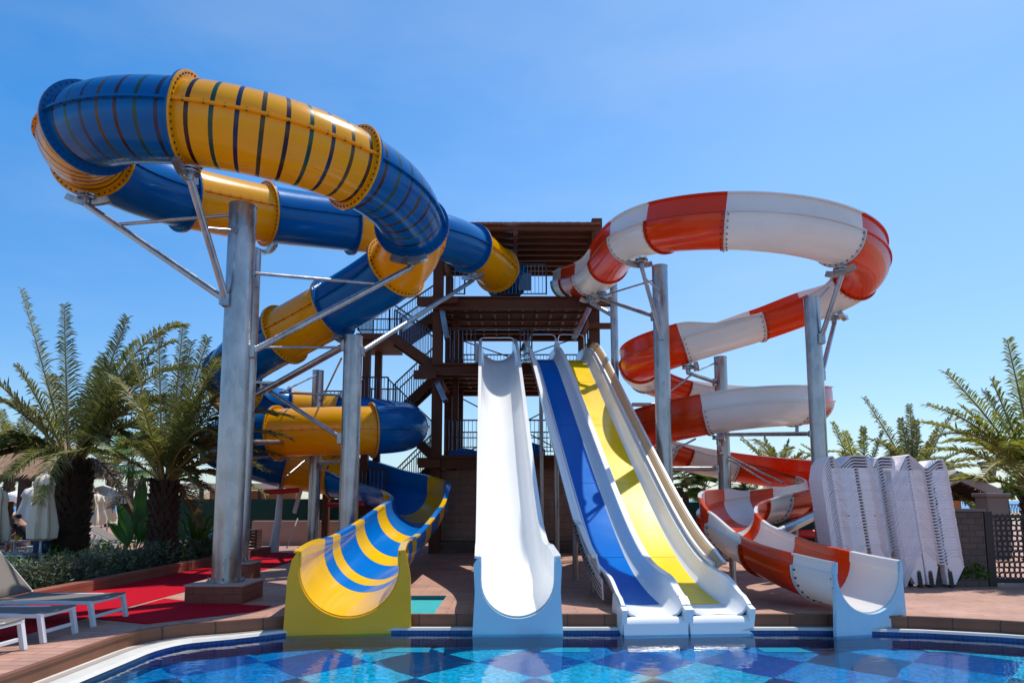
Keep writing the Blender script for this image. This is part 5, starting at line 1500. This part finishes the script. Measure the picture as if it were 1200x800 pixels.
# ------------------------------------------------------------------ left background
def parasol_closed(label, px, top, bot, Y, w_=.30, mat='cream', group='folded parasols'):
    T, B = at(px, top, Y), at(px, bot, Y); o = thing('folded_parasol', label, 'parasol', (T.x, Y, .22), group); rn = random.Random(int(px))
    H = T.z - B.z; ph = rn.uniform(0, 6)
    prof = [(.02, H), (w_ * .45, H - .08), (w_ * .62, H - .26), (w_ * .55, H - .30), (w_ * .52, H * .66), (w_ * .66, H * .45), (w_ * .84, H * .2), (w_ * .80, .05), (w_ * .5, 0)]
    m = MB(); m.lathe((T.x, Y, B.z), prof, 40, 0, wob=lambda a, z: 1 + .20 * math.sin(a * 7 + ph + z * .6) + .10 * math.sin(a * 3 + z * 2)); m.build('canopy', [M[mat]], o)
    m = MB(); m.tube((T.x, Y, .22), (T.x, Y, T.z + .06), .028, 10); m.build('pole', [M['wplastic']], o)
parasol_closed('folded cream parasol standing left of the stoutest palm trunk', 54, 555, 633, 16.2, .32)
parasol_closed('folded cream parasol cut by the left edge of the photo', 1, 573, 636, 17.0, .30)
parasol_closed('folded cream parasol leaning pale behind the foremost parasol', 40, 570, 612, 19.5, .42, 'wcanvas')
parasol_closed('folded cream parasol hugging the right side of the stoutest palm trunk', 102, 559, 600, 19.5, .3)
parasol_closed('folded cream parasol in the middle distance left of the green net', 114, 578, 615, 23, .36)
parasol_closed('thinner folded cream parasol nearest the green net', 128, 579, 612, 24, .26)
def parasol_open(label, px, top, Y, hw):
    T = at(px, top, Y); o = thing('open_parasol', label, 'parasol', (T.x, Y, .22), 'open white parasols'); m = MB()
    K = 8; ring = [V((T.x + hw * math.cos(math.pi / 8 + k * math.pi / 4), Y + hw * math.sin(math.pi / 8 + k * math.pi / 4), T.z - hw * .33)) for k in range(8)]
    low = [r_ + V((0, 0, -.2)) for r_ in ring]
    m.add([T] + ring + low, [(0, 1 + k, 1 + (k + 1) % 8) for k in range(8)] + [(1 + k, 9 + k, 9 + (k + 1) % 8, 1 + (k + 1) % 8) for k in range(8)]); m.build('canopy', [M['wcanvas']], o)
    m = MB(); m.tube((T.x, Y, .22), (T.x, Y, T.z), .03, 8); m.build('pole', [M['wplastic']], o)
parasol_open('large open white parasol between the two stout palms', 122, 568, 26, 1.5)
parasol_open('open white parasol peeking left of the stoutest palm trunk', 66, 573, 27, 1.2)
parasol_open('far open white parasol behind the hut at the left edge', 25, 573, 34, 1.2)
# thatched hut on the left
o = thing('thatched_hut', 'timber beach hut with a thatched roof at the left edge', 'hut', (-15.5, 23, .22))
A = at(-60, 556, 21.5); B = at(60, 556, 21.5)
m = MB(); zt = A.z
m.add([V((A.x, 21.5, zt)), V((B.x, 21.5, zt)), V((B.x - .2, 26, zt)), V((A.x, 26, zt)), V(((A.x + B.x) / 2 - .6, 23.6, zt + 1.3)), V(((A.x + B.x) / 2 + .4, 23.6, zt + 1.3))], [(0, 1, 5, 4), (1, 2, 5), (2, 3, 4, 5), (3, 0, 4)])
rn = random.Random(2)
for k in range(900):
    t = rn.random(); u = rn.random(); x = A.x + (B.x - A.x) * t; p = V((x, 21.5 + 2 * u - .05, zt + 1.25 * u + .03)); 
    m.add([p, p + V((.03, -.02, -.05)), p + V((rn.uniform(-.03, .03), -.22, -.20))], [(0, 1, 2)])
m.build('thatch_roof', [M['thatch']], o)
m = MB(); m.bar((A.x, 21.6, zt - .10), (B.x, 21.6, zt - .10), .15, .22); m.build('fascia_beam', [M['darkwood']], o)
for px in (26, -30):
    q = at(px, 600, 21.7); m = MB(); m.box2((q.x - .13, 21.6, .22), (q.x + .13, 21.86, zt - .2)); m.build('post', [M['darkwood']], o)
q0, q1 = at(-40, 600, 24), at(34, 600, 24); m = MB(); m.box2((q0.x, 24, .22), (q1.x, 24.4, at(0, 607, 24).z)); m.build('counter', [M['darkwood']], o)
# far thatched beach shades and a blue wind screen by the sea
for i, (px, Y) in enumerate(((12, 55), (30, 60), (48, 58), (150, 62), (178, 60), (225, 58), (246, 61))):
    T = at(px, 576 + (i % 2) * 3, Y); r_ = 1.9; oo = thing('thatched_umbrella', ['far thatched beach shade nearest the left edge', 'far thatched beach shade right of the leftmost one', 'far thatched beach shade left of the stoutest palm', 'far thatched beach shade above the broad leaved plant', 'far thatched beach shade just left of the second stout palm', 'far thatched beach shade left of the front post', 'far thatched beach shade touching the front post'][i], 'beach shade', (T.x, Y, .22), 'thatched beach shades')
    m = MB(); m.lathe((T.x, Y, T.z), [(.02, 0), (r_ * .5, -.35), (r_, -.85), (r_ * .98, -1.0)], 16); m.build('thatch_roof', [M['thatch']], oo)
    m = MB(); m.tube((T.x, Y, .22), (T.x, Y, T.z - .1), .06, 8); m.build('pole', [M['darkwood']], oo)
# long pale building behind the left post / palms
q0, q1 = at(205, 600, 33), at(330, 600, 33); m = MB(); o = thing('beach_bar', 'long low beach bar with a pale roof edge behind the palms', 'building', ((q0.x + q1.x) / 2, 33, .22))
zt = at(240, 566, 33).z; m.box2((q0.x, 33, zt - .25), (q1.x, 38, zt)); m.build('roof', [M['cream']], o)
m = MB(); m.box2((q0.x + .3, 36, .22), (q1.x - .3, 36.3, zt - .3)); m.build('wall', [M['thatch']], o)
for k in range(6):
    x = q0.x + .2 + (q1.x - q0.x - .4) * k / 5; m = MB(); m.box2((x - .08, 33.1, .22), (x + .08, 33.26, zt - .26)); m.build('post', [M['darkwood']], o)
# side table with yellow cup, and the figure bending in black
q = at(18, 632, 17.6); o = thing('side_table', 'small white table beside the bent figure in black', 'table', (q.x, 17.6, .22))
m = MB(); m.lathe((q.x, 17.6, .70), [(0, .0), (.3, 0), (.3, .03), (0, .03)], 20); m.build('table_top', [M['wplastic']], o)
m = MB(); m.tube((q.x, 17.6, .22), (q.x, 17.6, .70), .03, 10); m.build('leg', [M['wplastic']], o)
m = MB(); m.lathe((q.x + .1, 17.5, .735), [(0.0, 0), (.04, 0), (.05, .13), (.04, .13)], 14); tag(m.build('yellow_cup', [M['yplastic']], org=(q.x + .1, 17.5, .735)), 'small yellow cup on the white side table', 'cup')
def person(label, px, Y, face=1):
    P0 = at(px, 600, Y); o = thing('person', label, 'person', (P0.x, Y, .22))
    def skin(name, joints, edges, mat, sub=2):
        me = bpy.data.meshes.new(name); org = V((P0.x, Y, .22))
        me.from_pydata([V(j[0]) for j in joints], edges, []); ob = bpy.data.objects.new(name, me); COL.objects.link(ob); ob.parent = o
        md = ob.modifiers.new('skin', 'SKIN'); md.use_smooth_shade = True
        for i, j in enumerate(joints):
            sv = me.skin_vertices[0].data[i]; sv.radius = (j[1], j[1] if len(j) < 3 else j[2]); sv.use_root = (i == 0)
        s2 = ob.modifiers.new('sub', 'SUBSURF'); s2.levels = sub; s2.render_levels = sub
        me.materials.append(mat); return ob
    f = face
    J = [((0, 0, .46), .15), ((-.12 * f, 0, .70), .14), ((-.25 * f, 0, .90), .15), ((-.30 * f, 0, 1.0), .07), ((-.37 * f, 0, 1.10), .095, .085), ((-.40 * f, 0, 1.18), .07),
         ((-.24 * f, -.19, .90), .055), ((-.42 * f, -.2, .70), .042), ((-.55 * f, -.14, .58), .032), ((-.24 * f, .19, .90), .055), ((-.42 * f, .2, .70), .042), ((-.55 * f, .12, .58), .032),
         ((-.12 * f, -.1, .44), .09), ((-.45 * f, -.12, .44), .065), ((-.48 * f, -.12, .08), .045), ((-.6 * f, -.12, .03), .035), ((-.12 * f, .1, .44), .09), ((-.45 * f, .12, .44), .065), ((-.48 * f, .12, .08), .045), ((-.6 * f, .12, .03), .035)]
    E = [(0, 1), (1, 2), (2, 3), (3, 4), (4, 5), (2, 6), (6, 7), (7, 8), (2, 9), (9, 10), (10, 11), (0, 12), (12, 13), (13, 14), (14, 15), (0, 16), (16, 17), (17, 18), (18, 19)]
    skin('body', J, E, M['skin'])
    skin('black_top', [((.0, 0, .46), .19), ((-.12 * f, 0, .70), .18), ((-.24 * f, 0, .89), .17), ((-.24 * f, -.18, .89), .075), ((-.33 * f, -.2, .80), .065), ((-.24 * f, .18, .89), .075), ((-.33 * f, .2, .80), .065)], [(0, 1), (1, 2), (2, 3), (3, 4), (2, 5), (5, 6)], M['blackcloth'])
    skin('hair', [((-.35 * f, 0, 1.16), .10), ((-.31 * f, 0, 1.10), .085), ((-.28 * f, 0, 1.03), .05)], [(0, 1), (1, 2)], M['hair'])
    # face: nose, eyes, mouth, ears
    m = MB(); c = V((P0.x - .45 * f, Y, .22 + 1.115))
    m.tube(c, c + V((-.03 * f, 0, -.02)), .014, 8, 0, .006)
    for dy in (-.03, .03): m.tube(c + V((.0, dy, .02)), c + V((-.012 * f, dy, .02)), .009, 8, 1)
    m.tube(c + V((0, -.02, -.045)), c + V((0, .02, -.045)), .007, 6, 2)
    for dy in (-.088, .088): m.tube(c + V((.08 * f, dy, .0)), c + V((.075 * f, dy * 1.15, .0)), .022, 8, 0)
    m.build('face', [M['skin'], M['hair'], M['redpaint']], o)
    s_ = MB(); s_.box((P0.x, Y, .22 + .18), (.42, .5, .36)); return o
person('person in a black top sitting bent forward beside the folded parasol', 36, 18.1, 1)
q = at(36, 600, 18.1); o = thing('low_stool', 'low white stool under the seated person in black', 'stool', (q.x, 18.1, .22))
m = MB(); m.box((q.x + .02, 18.1, .22 + .31), (.42, .42, .05)); m.build('seat', [M['wplastic']], o, bevel=.01)
for dx in (-.17, .19):
    for dy in (-.17, .17): m = MB(); m.box((q.x + dx, 18.1 + dy, .22 + .142), (.04, .04, .284)); m.build('leg', [M['wplastic']], o)
q = at(50, 600, 16.9)
m = MB(); m.lathe((q.x + .05, 16.9, .31), [(0.0, 0), (.17, .0), (.19, .3), (.16, .75), (.13, .80), (0, .8)], 16, 0, wob=lambda a, z: 1 + .08 * math.sin(a * 4 + z * 5)); tag(m.build('hanging_towel', [M['navy']], org=(q.x, 16.9, .31)), 'dark navy towel draped round the foot of the folded parasol', 'towel')

# ------------------------------------------------------------------ light
SUN_AZ = R(46)      # measured from +Y (away from camera) towards -X
SUN_EL = R(67)
sd_ = V((math.sin(SUN_AZ) * math.cos(SUN_EL), math.cos(SUN_AZ) * math.cos(SUN_EL), math.sin(SUN_EL)))
sl = bpy.data.lights.new('sun', 'SUN'); sl.energy = 5.0; sl.angle = R(.53); sl.color = (1.0, .955, .88)
so = bpy.data.objects.new('sun', sl); COL.objects.link(so)
so.rotation_euler = (-sd_).to_track_quat('-Z', 'Y').to_euler()
so.location = sd_ * 60
w_ = bpy.data.worlds.new('World'); sc.world = w_; w_.use_nodes = True
n = w_.node_tree; L = n.links; bg = n.nodes['Background']
sky = N(n, 'ShaderNodeTexSky', sky_type='NISHITA'); sky.sun_disc = False
sky.sun_elevation = SUN_EL; sky.sun_rotation = SUN_AZ
sky.altitude = 0; sky.air_density = 1.0; sky.dust_density = 0.25; sky.ozone_density = 3.0
# regional haze of a seaside sky: deeper blue towards the left, paler to the right
tc = N(n, 'ShaderNodeTexCoord'); sx = N(n, 'ShaderNodeSeparateXYZ'); L.new(tc.outputs['Generated'], sx.inputs[0])
mr = N(n, 'ShaderNodeMapRange'); mr.inputs['From Min'].default_value = -.62; mr.inputs['From Max'].default_value = .35; L.new(sx.outputs[0], mr.inputs['Value'])
cr = N(n, 'ShaderNodeValToRGB'); cr.color_ramp.elements[0].color = (.38, 1.16, 1.66, 1); cr.color_ramp.elements[1].color = (1.30, 1.62, 1.74, 1)
L.new(mr.outputs[0], cr.inputs[0])
hz_ = N(n, 'ShaderNodeMapRange'); hz_.inputs['From Min'].default_value = 0.0; hz_.inputs['From Max'].default_value = .42; L.new(sx.outputs[2], hz_.inputs['Value'])
hm = N(n, 'ShaderNodeMix', data_type='RGBA'); hm.inputs[6].default_value = (1.02, 1.10, 1.22, 1); L.new(hz_.outputs[0], hm.inputs[0]); L.new(cr.outputs[0], hm.inputs[7])
mx = N(n, 'ShaderNodeMix', data_type='RGBA', blend_type='MULTIPLY'); mx.inputs[0].default_value = 1
L.new(sky.outputs[0], mx.inputs[6]); L.new(hm.outputs[2], mx.inputs[7])
wn_ = N(n, 'ShaderNodeTexNoise'); wn_.inputs['Scale'].default_value = 2.2; wn_.inputs['Detail'].default_value = 6; wn_.inputs['Roughness'].default_value = .55
wm = N(n, 'ShaderNodeMapping'); wm.inputs['Scale'].default_value = (1, 1, 3.2); L.new(tc.outputs['Generated'], wm.inputs[0]); L.new(wm.outputs[0], wn_.inputs['Vector'])
wr = N(n, 'ShaderNodeMapRange'); wr.inputs['From Min'].default_value = .45; wr.inputs['From Max'].default_value = .8; wr.inputs['To Max'].default_value = .16; L.new(wn_.outputs['Fac'], wr.inputs['Value'])
wx = N(n, 'ShaderNodeMix', data_type='RGBA'); wx.inputs[7].default_value = (7.0, 7.4, 7.8, 1); L.new(wr.outputs[0], wx.inputs[0]); L.new(mx.outputs[2], wx.inputs[6])
L.new(wx.outputs[2], bg.inputs[0]); bg.inputs['Strength'].default_value = .115
sc.view_settings.view_transform = 'Standard'; sc.view_settings.look = 'None'; sc.view_settings.exposure = 0; sc.view_settings.gamma = 1
sc.render.engine = 'CYCLES'
sc.cycles.max_bounces = 8; sc.cycles.transparent_max_bounces = 8
